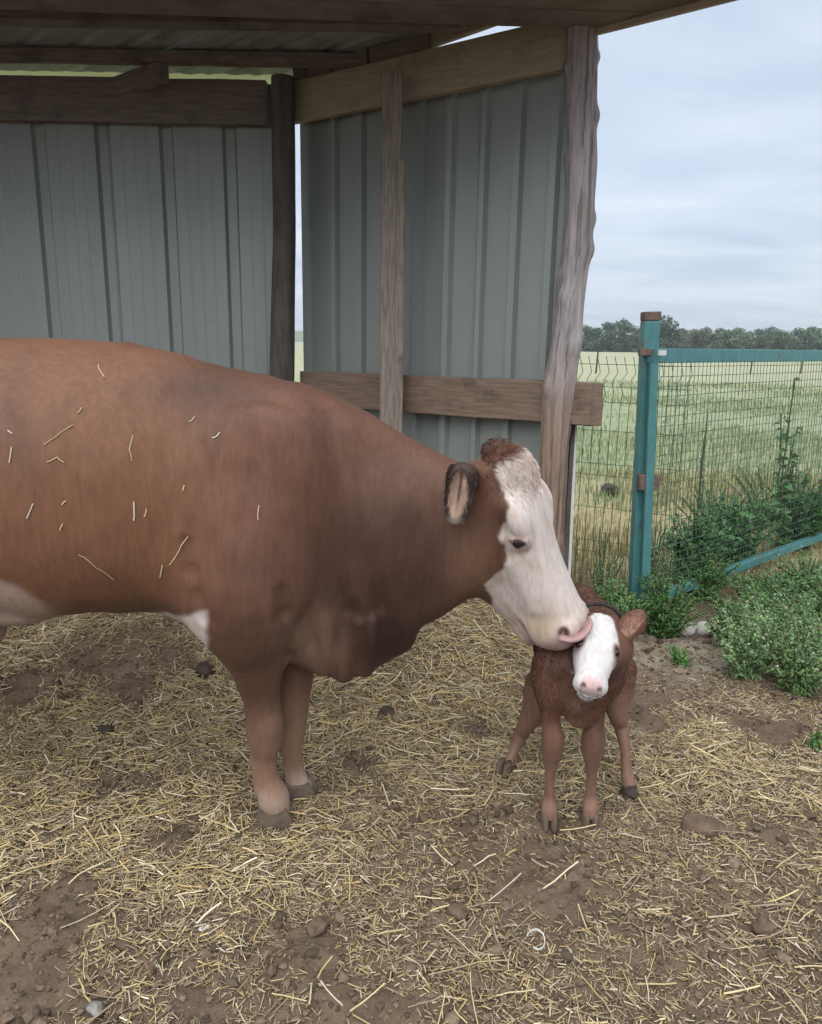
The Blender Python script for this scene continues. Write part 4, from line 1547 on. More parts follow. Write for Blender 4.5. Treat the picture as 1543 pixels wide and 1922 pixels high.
    f.cone(hp(H * 1.03, -.047, .03), hp(H * 1.03, -.047, -.03), .0035, .0035, .005, cut=True)
    # ears: near-right one stands out sideways, the other droops behind the cow's muzzle
    ears = []
    for pb_, pt_ in ((hp(.025, -.04, .052), np.array(at(1206, 1150, 2.02))), (hp(.03, -.035, -.058), hp(-.01, -.12, -.105))):
        ax = pt_ - pb_
        ln = np.linalg.norm(ax)
        ax = ax / ln
        e2 = np.array((0, -.35, -1.))
        e2 -= ax * e2.dot(ax)
        e2 /= np.linalg.norm(e2)
        e3 = np.cross(ax, e2)
        co = e3 if e3[1] < 0 else -e3
        cen = pb_ + ax * ln * .60
        f.cone(pb_ - ax * .01, pb_ + ax * ln * .35, .019, .018, k=.015)
        f.ell(cen, (ln * .46, .034, .011), [ax, e2, e3], k=.012)
        f.ell(cen + co * .0115 + ax * .004, (ln * .37, .024, .010), [ax, e2, e3], k=.005, cut=True)
        ears.append((cen, ax, e2, e3, co, ln))
    V, Q = f.mesh()
    V = relax(V, Q, 1)
    N_, _ = vnormals(V, Q)
    rel = V - pol
    ht, hd, hl_ = rel @ A, rel @ Dd, rel @ Ll
    n1 = fbm(V * 9, 170, 4)
    n2 = fbm(V * 30, 175, 3)
    brown = np.array([.138, .068, .046])
    dark = np.array([.070, .035, .026])
    c = np.tile(brown, (len(V), 1))
    def mixc(c, k_, m_):
        m_ = np.clip(m_, 0, 1)[:, None]
        return c * (1 - m_) + k_ * m_
    c = mixc(c, dark, sstep(.48, .68, n1) * .6)
    c = mixc(c, np.array([.21, .12, .085]), sstep(.40, .2, V[:, 2]) * (.45 + .6 * n1))
    c = mixc(c, np.array([.30, .19, .14]), sstep(.105, .06, V[:, 2]) * .4)
    white = np.array([.58, .56, .56])
    # white blaze over the whole front of the face
    wid = np.interp(ht / H, [-.1, .02, .2, .5, .75, 1.1], [.022, .038, .050, .058, .060, .08])
    isH = (ht > -.02) & (hd > -.12) & (np.abs(hl_) < .085) & (V[:, 1] < 2.06)
    wm = sstep(.008, -.004, np.abs(hl_) - wid + .012 * (n2 - .5)) * sstep(-.055, -.035, hd + .02 * sstep(.7, .9, ht / H)) * isH
    wm = np.maximum(wm, sstep(.62, .78, ht / H + .2 * (n2 - .5)) * isH * (hd > -.10))
    c = mixc(c, white, wm)
    c = mixc(c, np.array([.5, .29, .27]), np.exp(-(((ht - H * 1.0) / .022) ** 2)) * sstep(-.045, -.02, hd) * sstep(.034, .022, np.abs(hl_)) * isH * .75)
    for sd in (1, -1):
        nd = np.linalg.norm(V - nosts[0 if sd > 0 else 1], axis=1)
        c = mixc(c, np.array([.10, .05, .05]), sstep(.013, .007, nd))
        S, nE, eX, eZ = eyes[0 if sd > 0 else 1]
        ed = np.sqrt((((V - S) @ eX) / .025) ** 2 + (((V - S) @ eZ) / .018) ** 2 + (((V - S) @ nE) / .025) ** 2)
        c = mixc(c, np.array([.16, .075, .06]), sstep(1.35, .75, ed) * .9)
        c = mixc(c, np.array([.03, .02, .02]), sstep(.75, .55, ed))
    mth = np.exp(-((hd + .047) / .005) ** 2) * (ht > H * .84) * isH
    c = mixc(c, np.array([.2, .11, .10]), mth * .8)
    for (cen, ax, e2, e3, co, ln) in ears:
        inn = (np.linalg.norm((V - cen - co * .006) @ np.stack([ax / (ln * .37), e2 / .020, e3 / .012], 1), axis=1) < 1).astype(float)
        c = mixc(c, np.array([.30, .165, .12]), inn * .9)
    c = mixc(c, np.array([.36, .28, .22]), np.exp(-(np.linalg.norm(V - np.array(L(1080, 1318, 2.03)), axis=1) / .022) ** 2) * .9)
    link('body', np_mesh('body', V, Q, MT['coat'], True, c), root)

    def dirf(P_):
        hh = (np.linalg.norm(P_ - (pol + A * .1), axis=1) < .15)[:, None]
        return np.where(hh, A * 1.0, np.array((0., .25, -1.)))
    hairs('coat_hair', V, Q, N_, c, 90000, lambda P_: (.011 + .006 * fbm(P_ * 20, 3, 2)) * np.where(np.linalg.norm(P_ - (pol + A * .1), axis=1) < .11, .45, 1.) * (.45 + .55 * sstep(.3, .42, P_[:, 2])), dirf, .0003, root, lambda P_: np.where(np.linalg.norm(P_ - (pol + A * .1), axis=1) < .13, .5, 1.), .22, 15, (.8, 1.25))
    for (S, nE, eX, eZ) in eyes:
        ball('eye', S - nE * .0105, .0125, MT['eye'], root)
    for p_, y_ in ((fl[-1], 2.06), (fr[-1], 2.065)):
        claw_hoof('hoof', p_.x, y_ + .004, -.008, .028, .027, .048, -math.pi / 2, root)
    claw_hoof('hoof', hl[-1].x, hl[-1].y, .0, .027, .026, .045, -math.pi / 2 - .6, root)
    claw_hoof('hoof', hr[-1].x, hr[-1].y, -.005, .027, .026, .045, -math.pi / 2 + .1, root)
    # cord round the neck, just behind the poll
    ring = []
    c0 = hp(-.012, -.055, 0)
    for i in range(29):
        th = 2 * math.pi * i / 28
        ring.append(c0 + Ll * (.074 * math.cos(th)) + (Dd * .85 + A * -.52) * (.085 * math.sin(th)))
    Vc, Fc = wires([ring], .0055, 8)
    link('neck_cord', py_mesh('neck_cord', Vc, Fc, MT['cord'], True), root)
    return root


calf = build_calf()
# ------------------------------------------------------------------ lumps, stones and odd bits on the ground
def lump_mesh(name, r, seed, mat, sq=(1, 1, .7), rough=.35, freq=1.6, sub=3):
    import bmesh
    bm = bmesh.new()
    bmesh.ops.create_icosphere(bm, subdivisions=sub, radius=1)
    P_ = np.array([v.co for v in bm.verts])
    n = 1 + rough * 2 * (fbm(P_ * freq + seed * 3.7, seed, 4) - .5)
    for v, m_ in zip(bm.verts, n):
        v.co = Vector((v.co.x * sq[0], v.co.y * sq[1], v.co.z * sq[2])) * (r * float(m_))
    me = bpy.data.meshes.new(name)
    bm.to_mesh(me)
    bm.free()
    me.polygons.foreach_set('use_smooth', np.full(len(me.polygons), True, dtype=bool))
    me.materials.append(mat)
    return me


def set_down(name, px, py, r, seed, mat, label, cat, sq=(1, 1, .7), rough=.35, freq=1.6, group=None, sink=.35):
    g = atz(px, py)
    o = link(name, lump_mesh(name, r, seed, mat, sq, rough, freq))
    o.location = (g.x, g.y, float(gh([g.x], [g.y])[0]) + r * sq[2] * (1 - sink))
    o.rotation_euler[2] = seed * 1.3
    return tag(o, label, cat, group)


clodm = noise_mat('brown_clod', (.085, .058, .04), (.17, .12, .085), scale=30, rough=.95, bump=.9, bump_scale=70, bump_dist=.006, coord='Object')
set_down('dung_lump', 726, 1352, .038, 3, MT['dung'], 'dark dung lump on the straw between the cow and the calf', 'dung', (1.1, .9, .75), .3)
set_down('dung_lump', 386, 1284, .042, 4, MT['dung'], 'dark dung lump on the straw behind the cow\'s near foreleg', 'dung', (1.1, .9, .7), .4)
set_down('dung_lump', 196, 1370, .034, 5, MT['dung'], 'small dark dung lump in the straw below the cow\'s belly', 'dung', (1.2, .9, .6), .4)
set_down('dung_lump', 1180, 1500, .030, 6, MT['dung'], 'blackish dung heap at the calf\'s hind hoof', 'dung', (1.3, .8, .7), .7, 2.6)
set_down('soil_clod', 1322, 1556, .055, 7, clodm, 'broad flat soil clod right of the calf\'s front hooves', 'clod', (1.25, .9, .42), .4)
set_down('soil_clod', 598, 1748, .026, 8, clodm, 'dark crumbly clod in the foreground below the cow\'s hooves', 'clod', (1.2, .9, .7), .5, 2.2)
set_down('soil_clod', 858, 1722, .024, 9, clodm, 'small dark clod among straw in the foreground centre', 'clod', (1.2, .9, .7), .5, 2.2)
set_down('soil_clod', 1432, 1752, .028, 10, clodm, 'dark clod on the bare soil at the lower right', 'clod', (1.1, .9, .7), .5, 2.2)
set_down('soil_clod', 70, 1568, .03, 12, clodm, 'dark clod at the left edge below the cow', 'clod', (1.5, .8, .5), .5, 2.2)
set_down('dung_lump', 1145, 928, .10, 13, MT['dung'], 'distant dung heap in the dry grass behind the wire fence', 'dung', (1.3, .9, .55), .7, 2.4)
set_down('stone', 179, 1897, .017, 14, noise_mat('grey_stone', (.16, .155, .15), (.3, .29, .28), scale=40, rough=.9, bump=.6, bump_scale=60, bump_dist=.004), 'grey stone in the straw at the lower left corner', 'stone', (1.3, .8, .7), .5, 2.2)
set_down('stone', 384, 1752, .011, 15, MT['stone'], 'small flat pale stone among straw at the lower left', 'stone', (1.5, .8, .4), .3)
set_down('stone', 1284, 1186, .06, 16, MT['stone'], 'pale stone in front of the weeds, the one nearer the gate post', 'stone', (1.15, .9, .75), .35)
set_down('stone', 1321, 1186, .054, 17, MT['stone'], 'pale rounded stone in front of the weeds, farther from the gate post', 'stone', (1.05, .9, .75), .3)
g = atz(1005, 1775)
gz = float(gh([g.x], [g.y])[0])
arc = [(g.x + .022 * math.cos(t), g.y + .026 * math.sin(t), gz + .014 + .006 * math.sin(t * 1.4)) for t in np.linspace(-2.0, 2.6, 16)]
V, Fc = loft([Vector(q) for q in arc], [.0035] * 16, [.0012] * 16, Vector((0, 0, 1)), Vector((1, 0, 0)), 8)
tag(link('plastic_curl', py_mesh('plastic_curl', V, Fc, MT['plastic'], True)), 'curled strip of white plastic on the soil in the foreground', 'plastic strip')

# loose crumbs of soil
nC = 26000
cx, cy = RNG.uniform(-1.6, 2.2, nC), 1.1 + 2.9 * RNG.random(nC) ** 1.5
keep = RNG.random(nC) > .75 * straw_density(cx, cy)
cx, cy = cx[keep], cy[keep]
nC = len(cx)
ico = bpy.data.meshes.new('tmp')
import bmesh
bm = bmesh.new()
bmesh.ops.create_icosphere(bm, subdivisions=1, radius=1)
iv = np.array([v.co for v in bm.verts])
bm.verts.index_update()
itf = np.array([[v.index for v in f.verts] for f in bm.faces])
bm.free()
cs = .0034 * np.exp(RNG.normal(0, .6, nC)) * np.where(RNG.random(nC) < .05, 2.0, 1)
cs = np.minimum(cs, .018)
dv = iv[None] * (1 + RNG.uniform(-.35, .35, (nC, len(iv), 1))) * cs[:, None, None] * np.array([1.15, 1, .75])
ang = RNG.uniform(0, 6.28, nC)
rx_ = dv[..., 0] * np.cos(ang)[:, None] - dv[..., 1] * np.sin(ang)[:, None]
ry_ = dv[..., 0] * np.sin(ang)[:, None] + dv[..., 1] * np.cos(ang)[:, None]
CV = np.stack([rx_ + cx[:, None], ry_ + cy[:, None], dv[..., 2] + (gh(cx, cy) + cs * .35)[:, None]], -1).reshape(-1, 3)
CF = (itf[None] + (np.arange(nC) * len(iv))[:, None, None]).reshape(-1, 3)
cc_ = np.array([.150, .112, .080]) * RNG.uniform(.5, 1.3, (nC, 1)) * (1 + RNG.normal(0, .012, (nC, 3)))
tag(link('soil_crumbs', np_mesh('soil_crumbs', CV, CF, MT['soil_clod'], False, np.repeat(cc_, len(iv), axis=0))), 'loose brown soil crumbs strewn over the yard', 'soil', kind='stuff')

# ------------------------------------------------------------------ straw
STRAW_COLS = 1.55 * np.array([(.47, .385, .22), (.40, .31, .165), (.52, .45, .30), (.32, .25, .15), (.45, .335, .14), (.27, .22, .15), (.56, .51, .39), (.20, .15, .10), (.49, .40, .20)])
STRAW_P = np.array([.17, .15, .12, .15, .07, .13, .06, .11, .06])


def stalks(cx, cy, ln, rd, zoff, name, label, seed, pitch_sd=.10, curl=.25, S=4, dirty=.55):
    r = np.random.default_rng(seed)
    n = len(cx)
    th = r.uniform(0, 2 * np.pi, n)
    pit = r.normal(0, pitch_sd, n)
    bend = r.normal(0, curl, n)
    u = np.linspace(-.5, .5, S)
    hx_ = np.cos(th[:, None] + bend[:, None] * u[None])
    hy_ = np.sin(th[:, None] + bend[:, None] * u[None])
    X = cx[:, None] + hx_ * u[None] * ln[:, None]
    Y = cy[:, None] + hy_ * u[None] * ln[:, None]
    gz = gh(X.ravel(), Y.ravel()).reshape(X.shape)
    gmid = gz.max(1, keepdims=True)
    Z = .45 * gz + .55 * gmid + zoff[:, None] + np.sin(pit)[:, None] * u[None] * ln[:, None] + rd[:, None]
    K = 3
    Vs = []
    for k_ in range(K):
        a = 2 * np.pi * k_ / K + 1.2
        Vs.append(np.stack([X - hy_ * np.cos(a) * rd[:, None] * 1.25, Y + hx_ * np.cos(a) * rd[:, None] * 1.25, Z + np.sin(a) * rd[:, None] * .8], -1))
    V = np.stack(Vs, 2)                       # n,S,K,3
    idx = np.arange(n * S * K).reshape(n, S, K)
    Fq = []
    for k_ in range(K):
        q = (k_ + 1) % K
        Fq.append(np.stack([idx[:, :-1, k_], idx[:, 1:, k_], idx[:, 1:, q], idx[:, :-1, q]], -1).reshape(-1, 4))
    col = STRAW_COLS[r.choice(len(STRAW_COLS), n, p=STRAW_P / STRAW_P.sum())] * r.uniform(.75, 1.2, (n, 1))
    # dirt: stalks that lie low are soiled
    low = np.clip(1 - zoff / .012, 0, 1)[:, None] * r.uniform(dirty * .2, dirty, (n, 1))
    col = col * (1 - low) + np.array([.17, .125, .085]) * low
    C = np.repeat(col, S * K, axis=0)
    o = link(name, np_mesh(name, V.reshape(-1, 3), np.concatenate(Fq), MT['straw'], True, C))
    return tag(o, label, 'straw', kind='stuff')


def scatter(n, x0, x1, y0, y1, powr, seed, dens=1.0, yb=1.0):
    r = np.random.default_rng(seed)
    X, Y = r.uniform(x0, x1, n), y0 + (y1 - y0) * r.random(n) ** yb
    d = straw_density(X, Y) ** powr
    k_ = r.random(n) < d * dens
    return X[k_], Y[k_], d[k_]


def off_hooves(X, Y):
    m = np.ones(len(X), bool)
    for (hx_, hy_) in ((-.40, 2.075), (-.33, 2.205), (.44, 2.05), (.565, 2.06)):
        m &= np.hypot(X - hx_, Y - hy_) > .045
    return m


X, Y, D = scatter(120000, -2.3, 2.1, 1.15, 4.2, 1.0, 41)
k_ = off_hooves(X, Y)
X, Y, D = X[k_], Y[k_], D[k_]
n = len(X)
ln = np.clip(np.exp(RNG.normal(math.log(.041), .5, n)), .014, .15)
rd = (.0007 + .0017 * RNG.random(n) ** 1.6) * np.clip(ln / .04, .7, 1.1)
stalks(X, Y, ln, rd, RNG.random(n) * .028 * D, 'straw_bedding', 'yellow straw bedding scattered over the yard around both animals', 42, .14, .13)
X, Y, D = scatter(210000, -1.7, 2.0, 1.15, 3.6, .22, 43, .8)
k_ = off_hooves(X, Y)
X, Y, D = X[k_], Y[k_], D[k_]
n = len(X)
stalks(X, Y, np.clip(np.exp(RNG.normal(math.log(.017), .45, n)), .006, .045), .0007 + .0013 * RNG.random(n) ** 1.5, RNG.random(n) ** 2 * .009, 'straw_chaff', 'short broken straw chaff trodden into the soil', 44, .25, .2, 2, .85)
nL = 650
X, Y = RNG.uniform(-1.2, 1.5, nL), RNG.uniform(1.25, 2.6, nL)
k_ = off_hooves(X, Y) & (RNG.random(nL) < .35 + .65 * straw_density(X, Y))
X, Y = X[k_], Y[k_]
n = len(X)
stalks(X, Y, np.clip(np.exp(RNG.normal(math.log(.085), .4, n)), .04, .2), RNG.uniform(.0012, .0026, n), .004 + RNG.random(n) * .02, 'long_straw', 'longer thick straw stalks lying on top in the foreground', 46, .09, .14)

# stalks clinging to the cow's coat
def on_cow(px, py):
    d = cowV - np.array((0, 0, CAM_H))
    w = d @ np.array(_F)
    sx = 771.5 + FPX * (d @ np.array(_R)) / w
    sy = 961 - FPX * (d @ np.array(_U)) / w
    m = (np.hypot(sx - px, sy - py) < 9) & (cowN[:, 1] < .3)
    if not m.any():
        return None
    i = np.where(m)[0]
    j = i[np.argsort(w[i])[:6]].tolist()
    return Vector(cowV[j].mean(0)), Vector(cowN[j].mean(0)).normalized()


bits = [[(85, 833), (112, 815), (140, 797)], [(145, 775), (157, 762)], [(90, 868), (108, 858), (122, 868)], [(250, 866), (247, 845), (253, 815)], [(252, 980), (254, 943)], [(275, 971), (278, 955)],
        [(147, 1043), (182, 1068), (215, 1092)], [(20, 872), (22, 838)], [(52, 975), (62, 945)], [(302, 1086), (304, 1062)], [(186, 682), (197, 706)], [(490, 976), (492, 946)], [(114, 996), (117, 984)], [(357, 789), (368, 780)],
        [(318, 1062), (340, 1036), (354, 1012)], [(14, 806), (24, 812)], [(345, 925), (348, 915)], [(400, 818), (412, 808)], [(118, 948), (126, 940)]]
for i, pl in enumerate(bits):
    q = [on_cow(*p) for p in pl]
    if any(a is None for a in q):
        continue
    pts = [a[0] + a[1] * .0025 for a in q]
    sm_ = [pts[0]]
    for a, b in zip(pts[:-1], pts[1:]):
        w_ = Vector((random.uniform(-1, 1), 0, random.uniform(-1, 1))) * (b - a).length * .10
        sm_ += [a.lerp(b, .33) + w_, a.lerp(b, .7) + w_ * .6, b]
    V, Fc = wires([sm_], random.uniform(.001, .0019), 5)
    col = np.tile(STRAW_COLS[random.choice((0, 1, 2, 6))] * random.uniform(.65, .95), (len(V), 1))
    o = link('straw_stalk', np_mesh('straw_stalk', np.array([tuple(v) for v in V]), np.array(Fc), MT['straw'], True, col))
    tag(o, 'loose straw stalk clinging to the brown cow\'s flank', 'straw', 'straw stalks on the cow')

# ------------------------------------------------------------------ weeds
def leaf_cloud(P_, D_, ln, wd, cols, r, fold=.25, droop=.3):
    """P base points, D directions; each leaf two triangles folded on the midrib, bent once"""
    n = len(P_)
    D_ = D_ / (np.linalg.norm(D_, axis=1, keepdims=True) + 1e-9)
    up = np.tile(np.array((0, 0, 1.)), (n, 1)) + r.normal(0, .35, (n, 3))
    sd = np.cross(D_, up)
    sd /= np.linalg.norm(sd, axis=1, keepdims=True) + 1e-9
    nn = np.cross(sd, D_)
    L_, W_ = ln[:, None], wd[:, None]
    b = P_
    m1 = P_ + D_ * L_ * .45 + nn * L_ * .05
    l_ = P_ + D_ * L_ * .42 + sd * W_ * .5 + nn * W_ * fold
    r_ = P_ + D_ * L_ * .42 - sd * W_ * .5 + nn * W_ * fold
    t = P_ + D_ * L_ - nn * L_ * droop
    V = np.stack([b, l_, t, r_, m1], 1).reshape(-1, 3)
    o = np.arange(n)[:, None] * 5
    F_ = np.concatenate([o + np.array([[0, 4, 1]]), o + np.array([[4, 2, 1]]), o + np.array([[0, 3, 4]]), o + np.array([[4, 3, 2]])])
    return V, F_, np.repeat(cols, 5, axis=0)


def weed(name, label, base, height, spread, nst, leaf, per, col, seed, group=None, flowers=0, fcol=(.62, .6, .56), upright=.0, cat='weed', aspect=.45, tipspike=False):
    r = np.random.default_rng(seed)
    z0 = float(gh([base[0]], [base[1]])[0])
    root = empty(name, (base[0], base[1], z0), label, cat, group)
    segs, LP, LD, LL = [], [], [], []
    FP = []
    for s_ in range(nst):
        a = r.uniform(0, 6.283)
        out = spread * math.sqrt(r.random()) * (1 - upright)
        h = height * r.uniform(.55, 1.0) * (1 - .35 * (out / max(spread, 1e-6)) ** 2)
        b0 = np.array((base[0] + .22 * out * math.cos(a), base[1] + .22 * out * math.sin(a), z0 - .01))
        tip = np.array((base[0] + out * math.cos(a), base[1] + out * math.sin(a), z0 + h))
        mid = (b0 + tip) / 2 + np.array((-.18 * out * math.cos(a), -.18 * out * math.sin(a), .12 * h)) + r.normal(0, .02 * height, 3)
        pts = [b0 * (1 - t) ** 2 + mid * 2 * t * (1 - t) + tip * t * t for t in np.linspace(0, 1, 6)]
        segs.append(pts)
        t = r.uniform(.06, 1, per)
        q = (b0[None] * ((1 - t) ** 2)[:, None] + mid[None] * (2 * t * (1 - t))[:, None] + tip[None] * (t * t)[:, None])
        aa = r.uniform(0, 6.283, per)
        LP.append(q)
        LD.append(np.stack([np.cos(aa), np.sin(aa), r.uniform(-.25, .75, per)], -1))
        LL.append(leaf * r.uniform(.55, 1.25, per) * (1.15 - .55 * t))
        if flowers:
            for _ in range(r.poisson(flowers)):
                tt = r.uniform(.75, 1.02)
                FP.append(b0 * (1 - tt) ** 2 + mid * 2 * tt * (1 - tt) + tip * tt * tt + r.normal(0, .012, 3))
    V, Fc = wires(segs, .0022 + .0022 * height, 4)
    sc_ = np.tile(np.array(col) * np.array([1.1, .95, .9]) * .8, (len(V), 1))
    link('stems', np_mesh('stems', np.array([tuple(v) for v in V]), np.array(Fc), MT['leaf'], True, sc_), root)
    LP, LD, LL = np.concatenate(LP), np.concatenate(LD), np.concatenate(LL)
    cl = np.array(col) * np.array([1.32, 1.5, 1.15]) * r.uniform(.6, 1.4, (len(LP), 1)) * (1 + r.normal(0, .06, (len(LP), 3)))
    yel = r.random(len(LP)) < .04
    cl[yel] = np.array((.22, .18, .06))
    V, Fc, C = leaf_cloud(LP, LD, LL, LL * aspect * r.uniform(.8, 1.2, len(LL)), np.clip(cl, .005, 1), r)
    lo = link('leaves', np_mesh('leaves', V, Fc, MT['leaf'], False, C), root)
    lo['kind'] = 'stuff'
    if FP:
        FP = np.array(FP)
        n = len(FP)
        rr = r.uniform(.0028, .0058, n)
        V = (iv[None] * rr[:, None, None] * np.array([1, 1, 1.1]) + FP[:, None]).reshape(-1, 3)
        Fc = (itf[None] + (np.arange(n) * len(iv))[:, None, None]).reshape(-1, 3)
        fo = link('flowers', np_mesh('flowers', V, Fc, MT['leaf'], True, np.tile(np.array(fcol) * .95, (len(V), 1))), root)
        fo['kind'] = 'stuff'
    return root


GD, GM, GP = (.085, .16, .075), (.13, .215, .10), (.21, .28, .17)
def gb(px, py):
    q = atz(px, py)
    return (q.x, q.y)
weed('bushy_weed', 'bushy green weed at the foot of the teal gate post, nearest the calf', gb(1160, 1186), .30, .20, 46, .030, 90, GM, 201)
weed('bushy_weed', 'dark green weed clump just right of the teal gate post foot', gb(1245, 1188), .36, .22, 56, .030, 90, (.085, .155, .065), 202)
weed('bushy_weed', 'thin pale weed growing up along the wire fence', gb(1128, 1140), .50, .12, 18, .026, 40, GP, 203)
weed('bushy_weed', 'airy pale weed behind the teal gate post', gb(1215, 1120), .48, .20, 26, .026, 50, GP, 219)
weed('broad_leaved_weed', 'broad-leaved dark weed behind the gate mesh, beside the post', gb(1300, 1090), .50, .25, 40, .062, 34, GD, 204, aspect=.75)
weed('broad_leaved_weed', 'broad-leaved dark weed behind the middle of the gate mesh', gb(1378, 1066), .56, .27, 44, .066, 36, GD, 205, aspect=.75)
weed('broad_leaved_weed', 'broad-leaved dark weed at the right edge behind the gate', gb(1488, 1030), .58, .32, 44, .066, 36, (.066, .13, .056), 206, aspect=.75)
weed('tall_stalk_weed', 'tall thin flowering stalk behind the gate, nearer the post', gb(1302, 1070), 1.16, .05, 3, .045, 60, (.16, .23, .13), 207, flowers=7, upright=.4)
weed('tall_stalk_weed', 'tall leafy stalk behind the gate at the right', gb(1450, 1040), 1.36, .10, 5, .075, 40, (.10, .17, .085), 208, upright=.2, aspect=.7)
weed('flowering_weed', 'bushy pale weed with white flowers, nearest the bare soil', gb(1392, 1270), .34, .22, 54, .030, 70, GP, 209, flowers=.5)
weed('flowering_weed', 'bushy pale weed with white flowers at the lower right edge', gb(1492, 1290), .38, .26, 60, .030, 74, (.155, .22, .12), 210, flowers=.5)
weed('flowering_weed', 'pale flowering weed under the gate\'s bottom bar', gb(1425, 1214), .31, .27, 60, .026, 80, (.135, .205, .105), 211, flowers=.7)
weed('flowering_weed', 'pale flowering weed at the right edge below the gate bar', gb(1548, 1232), .36, .30, 60, .026, 80, (.15, .215, .115), 212, flowers=.7)
weed('bushy_weed', 'dark weed clump behind the pale stones', gb(1312, 1122), .33, .22, 56, .032, 70, (.085, .15, .065), 213)
weed('bushy_weed', 'low dark weed right of the pale stones', gb(1390, 1166), .19, .24, 52, .030, 70, (.09, .16, .07), 220)
weed('bushy_weed', 'mid-green weed between the stones and the flowering weeds', gb(1372, 1215), .20, .14, 40, .028, 60, (.10, .17, .075), 221)
weed('flowering_weed', 'pale weed filling the right edge in front of the gate', gb(1480, 1164), .24, .30, 60, .03, 64, (.12, .19, .095), 222, flowers=.5)
weed('broad_leaved_weed', 'broad-leaved weed far right behind the gate\'s bottom bar', gb(1560, 1010), .55, .30, 40, .062, 34, (.07, .135, .06), 223, aspect=.7)
weed('bushy_weed', 'fine pale weed behind the gate mesh at its middle', gb(1340, 1030), .60, .34, 40, .03, 50, (.13, .20, .10), 224)
weed('bushy_weed', 'fine pale weed behind the gate mesh near the tall leafy stalk', gb(1440, 990), .62, .40, 40, .035, 50, (.13, .20, .10), 225)
weed('flowering_weed', 'low pale weed right under the gate bar, left part', gb(1420, 1120), .17, .22, 46, .03, 60, (.13, .20, .10), 226, flowers=.4)
weed('flowering_weed', 'low pale weed under the gate bar, nearest the right edge', gb(1515, 1105), .24, .28, 54, .03, 60, (.12, .19, .095), 227, flowers=.5)
weed('bushy_weed', 'dark low weed beside the flowering weeds under the gate bar', gb(1470, 1135), .22, .24, 50, .034, 60, (.075, .14, .065), 228)
weed('flowering_weed', 'pale weed cut by the right edge between gate bar and soil', gb(1565, 1165), .32, .26, 54, .03, 60, (.14, .21, .11), 229, flowers=.5)
weed('small_weed', 'small green weed tuft alone on the bare pale soil', gb(1277, 1248), .11, .07, 16, .03, 14, (.11, .21, .075), 214)
weed('small_weed', 'small green seedling on the soil at the right edge', gb(1526, 1408), .085, .03, 7, .035, 8, (.10, .18, .08), 215)
weed('small_weed', 'tiny seedling on the straw at the right', gb(1452, 1428), .035, .02, 4, .018, 5, (.06, .12, .045), 216)

# ------------------------------------------------------------------ grass: dry by the fence, tall and green beyond
def grass(name, label, n, ymin, ymax, hgt, cols, seed, ypow=1.6, wid=.004):
    r = np.random.default_rng(seed)
    Y = ymin + (ymax - ymin) * r.random(n) ** ypow
    X = Y * r.uniform(.06, .74, n) + r.normal(0, .15, n)
    pn = fbm(np.stack([X * .5, Y * .35], -1), seed, 3)
    k_ = r.random(n) < (sstep(.3, .6, pn) * .9 + .1) * (sstep(ymin, ymin + 3, Y + 3 * (fbm(np.stack([X, Y], -1), seed + 3, 2) - .5)) if ymin > 5 else 1)
    X, Y, pn = X[k_], Y[k_], pn[k_]
    n = len(X)
    z = gh(X, Y)
    h = hgt * r.uniform(.4, 1.2, n) * (.5 + .9 * pn)
    a = r.uniform(0, 6.283, n)
    ln = r.uniform(.05, .45, n) * h
    w = wid * (1 + Y * .10)
    ca, sa = np.cos(a), np.sin(a)
    b0 = np.stack([X - sa * w, Y + ca * w, z - .01], -1)
    b1 = np.stack([X + sa * w, Y - ca * w, z - .01], -1)
    m0 = np.stack([X + ca * ln * .35 - sa * w * .8, Y + sa * ln * .35 + ca * w * .8, z + h * .6], -1)
    m1 = np.stack([X + ca * ln * .35 + sa * w * .8, Y + sa * ln * .35 - ca * w * .8, z + h * .6], -1)
    t = np.stack([X + ca * ln, Y + sa * ln, z + h], -1)
    V = np.stack([b0, b1, m1, m0, t], 1).reshape(-1, 3)
    o = np.arange(n)[:, None] * 5
    F_ = np.concatenate([o + np.array([[0, 1, 2]]), o + np.array([[0, 2, 3]]), o + np.array([[3, 2, 4]])])
    cl = np.array(cols)[r.integers(0, len(cols), n)] * r.uniform(.7, 1.25, (n, 1))
    ob = link(name, np_mesh(name, V, F_, MT['grass'], False, np.repeat(cl, 5, axis=0)))
    return tag(ob, label, 'grass', kind='stuff')


grass('dry_grass', 'short yellow dry grass between the fence and the green field', 16000, 4.4, 8.6, .13, [(.34, .28, .14), (.28, .25, .10), (.16, .19, .06), (.38, .32, .18)], 301, 1.2, .0022)
grass('meadow_grass', 'green weeds and grass of the field behind the gate', 32000, 6.4, 30, .13, [(.24, .32, .16), (.30, .36, .20), (.36, .39, .23), (.42, .42, .27), (.20, .28, .13)], 302, 1.4, .0042)

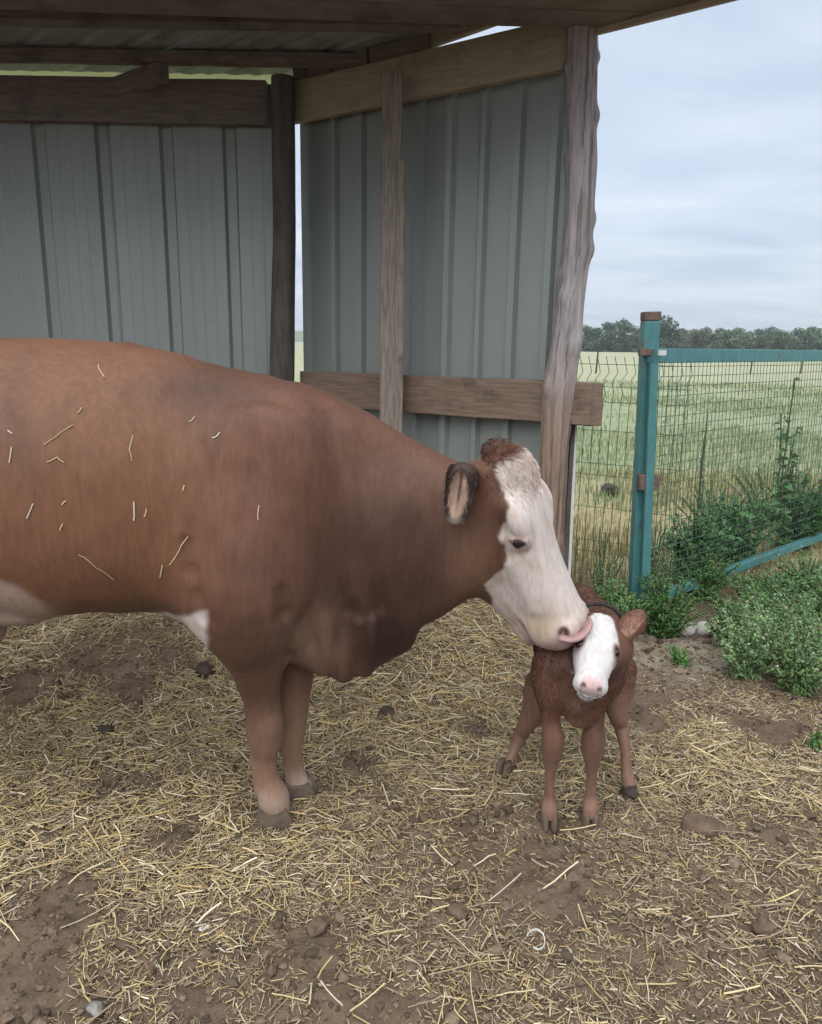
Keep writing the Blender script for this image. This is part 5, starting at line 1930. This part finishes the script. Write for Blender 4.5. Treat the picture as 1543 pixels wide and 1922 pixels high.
# ------------------------------------------------------------------ far trees
def tree_meshes(seed, hgt, wid, col):
    r = np.random.default_rng(seed)
    trunk = [(0, 0, -.5), (.1, .05, hgt * .2), (.0, .1, hgt * .45), (.15, 0, hgt * .7)]
    V, Fc = wires([trunk, [(0, .1, hgt * .4), (wid * .5, .3, hgt * .65)], [(0, .1, hgt * .35), (-wid * .5, -.3, hgt * .6)]], hgt * .02, 6)
    tme = py_mesh('trunk', V, Fc, MT['bark'], True)
    P_, C_ = [], []
    for k_ in range(26):
        a, rr = r.uniform(0, 6.28), math.sqrt(r.random()) * wid
        zc = hgt * r.uniform(.08, .92)
        rr *= 1.1 - .75 * abs(zc / hgt - .42)
        cr = r.uniform(.10, .20) * hgt
        n = 170
        d = r.normal(0, 1, (n, 3))
        d /= np.linalg.norm(d, axis=1, keepdims=True)
        P_.append(np.array((rr * math.cos(a), rr * math.sin(a), zc)) + d * cr * (r.random((n, 1)) ** .35) * np.array((1.2, 1.2, .85)))
        C_.append(np.tile(np.array(col) * r.uniform(.65, 1.35), (n, 1)))
    P_, C_ = np.concatenate(P_), np.concatenate(C_)
    n = len(P_)
    D_ = r.normal(0, 1, (n, 3))
    L_ = r.uniform(.35, .8, n) * hgt / 9
    V, Fc, C = leaf_cloud(P_, D_, L_, L_ * .8, np.clip(C_ * r.uniform(.75, 1.3, (n, 1)), .005, 1), r)
    return tme, np_mesh('crown', V, Fc, MT['treeleaf'], False, C)


KIND = [tree_meshes(401, 10, 4.2, (.10, .15, .095)), tree_meshes(402, 12, 3.6, (.075, .12, .08)), tree_meshes(403, 8, 4.6, (.125, .18, .11)), tree_meshes(404, 7, 4.0, (.15, .17, .11))]
rt = random.Random(5)
TL = ['rounded green tree in the far tree line', 'tall dark tree in the far tree line', 'low broad green tree in the far tree line', 'low olive green tree in the far tree line']
for i in range(52):
    px = 980 + i * 14.5 + rt.uniform(-6, 6)
    Yt = rt.uniform(165, 260) if i % 3 else rt.uniform(150, 175)
    if px < 1215:
        Yt *= 1.15
    tx_ = (px - 771.5) / FPX * Yt * .975
    kk = rt.choice((0, 1, 2, 2, 3)) if px > 1215 else rt.choice((0, 2, 2))
    root = empty('far_tree', (tx_, Yt, float(gh([tx_], [Yt])[0]) - .3), TL[kk], 'tree', 'trees of the far tree line')
    sc_ = rt.uniform(.7, 1.05) * (.72 if px < 1215 else .80)
    rz = rt.uniform(0, 6.28)
    for nm, me in zip(('trunk', 'crown'), KIND[kk]):
        o = bpy.data.objects.new(nm, me)
        COL.objects.link(o)
        o.parent = root
        o.scale = (sc_ * 1.1, sc_ * 1.1, sc_)
        o.rotation_euler[2] = rz

# ------------------------------------------------------------------ air
HV = [(x, y, z) for z in (-2.2, 24) for (x, y) in ((-540, -70), (540, -70), (540, 790), (-540, 790))]
HF = [(3, 2, 1, 0), (4, 5, 6, 7), (0, 1, 5, 4), (1, 2, 6, 5), (2, 3, 7, 6), (3, 0, 4, 7)]
hm = bpy.data.materials.new('haze')
hm.use_nodes = True
hn = hm.node_tree.nodes
hn.remove(hn['Principled BSDF'])
pv = hn.new('ShaderNodeVolumePrincipled')
pv.inputs['Color'].default_value = (.88, .94, 1.0, 1)
pv.inputs['Density'].default_value = .0007
pv.inputs['Anisotropy'].default_value = .2
hm.node_tree.links.new(pv.outputs[0], hn['Material Output'].inputs['Volume'])
hz = link('haze', py_mesh('haze', HV, HF, hm))
tag(hz, 'thin pale haze of the air over the field', 'haze', kind='stuff')
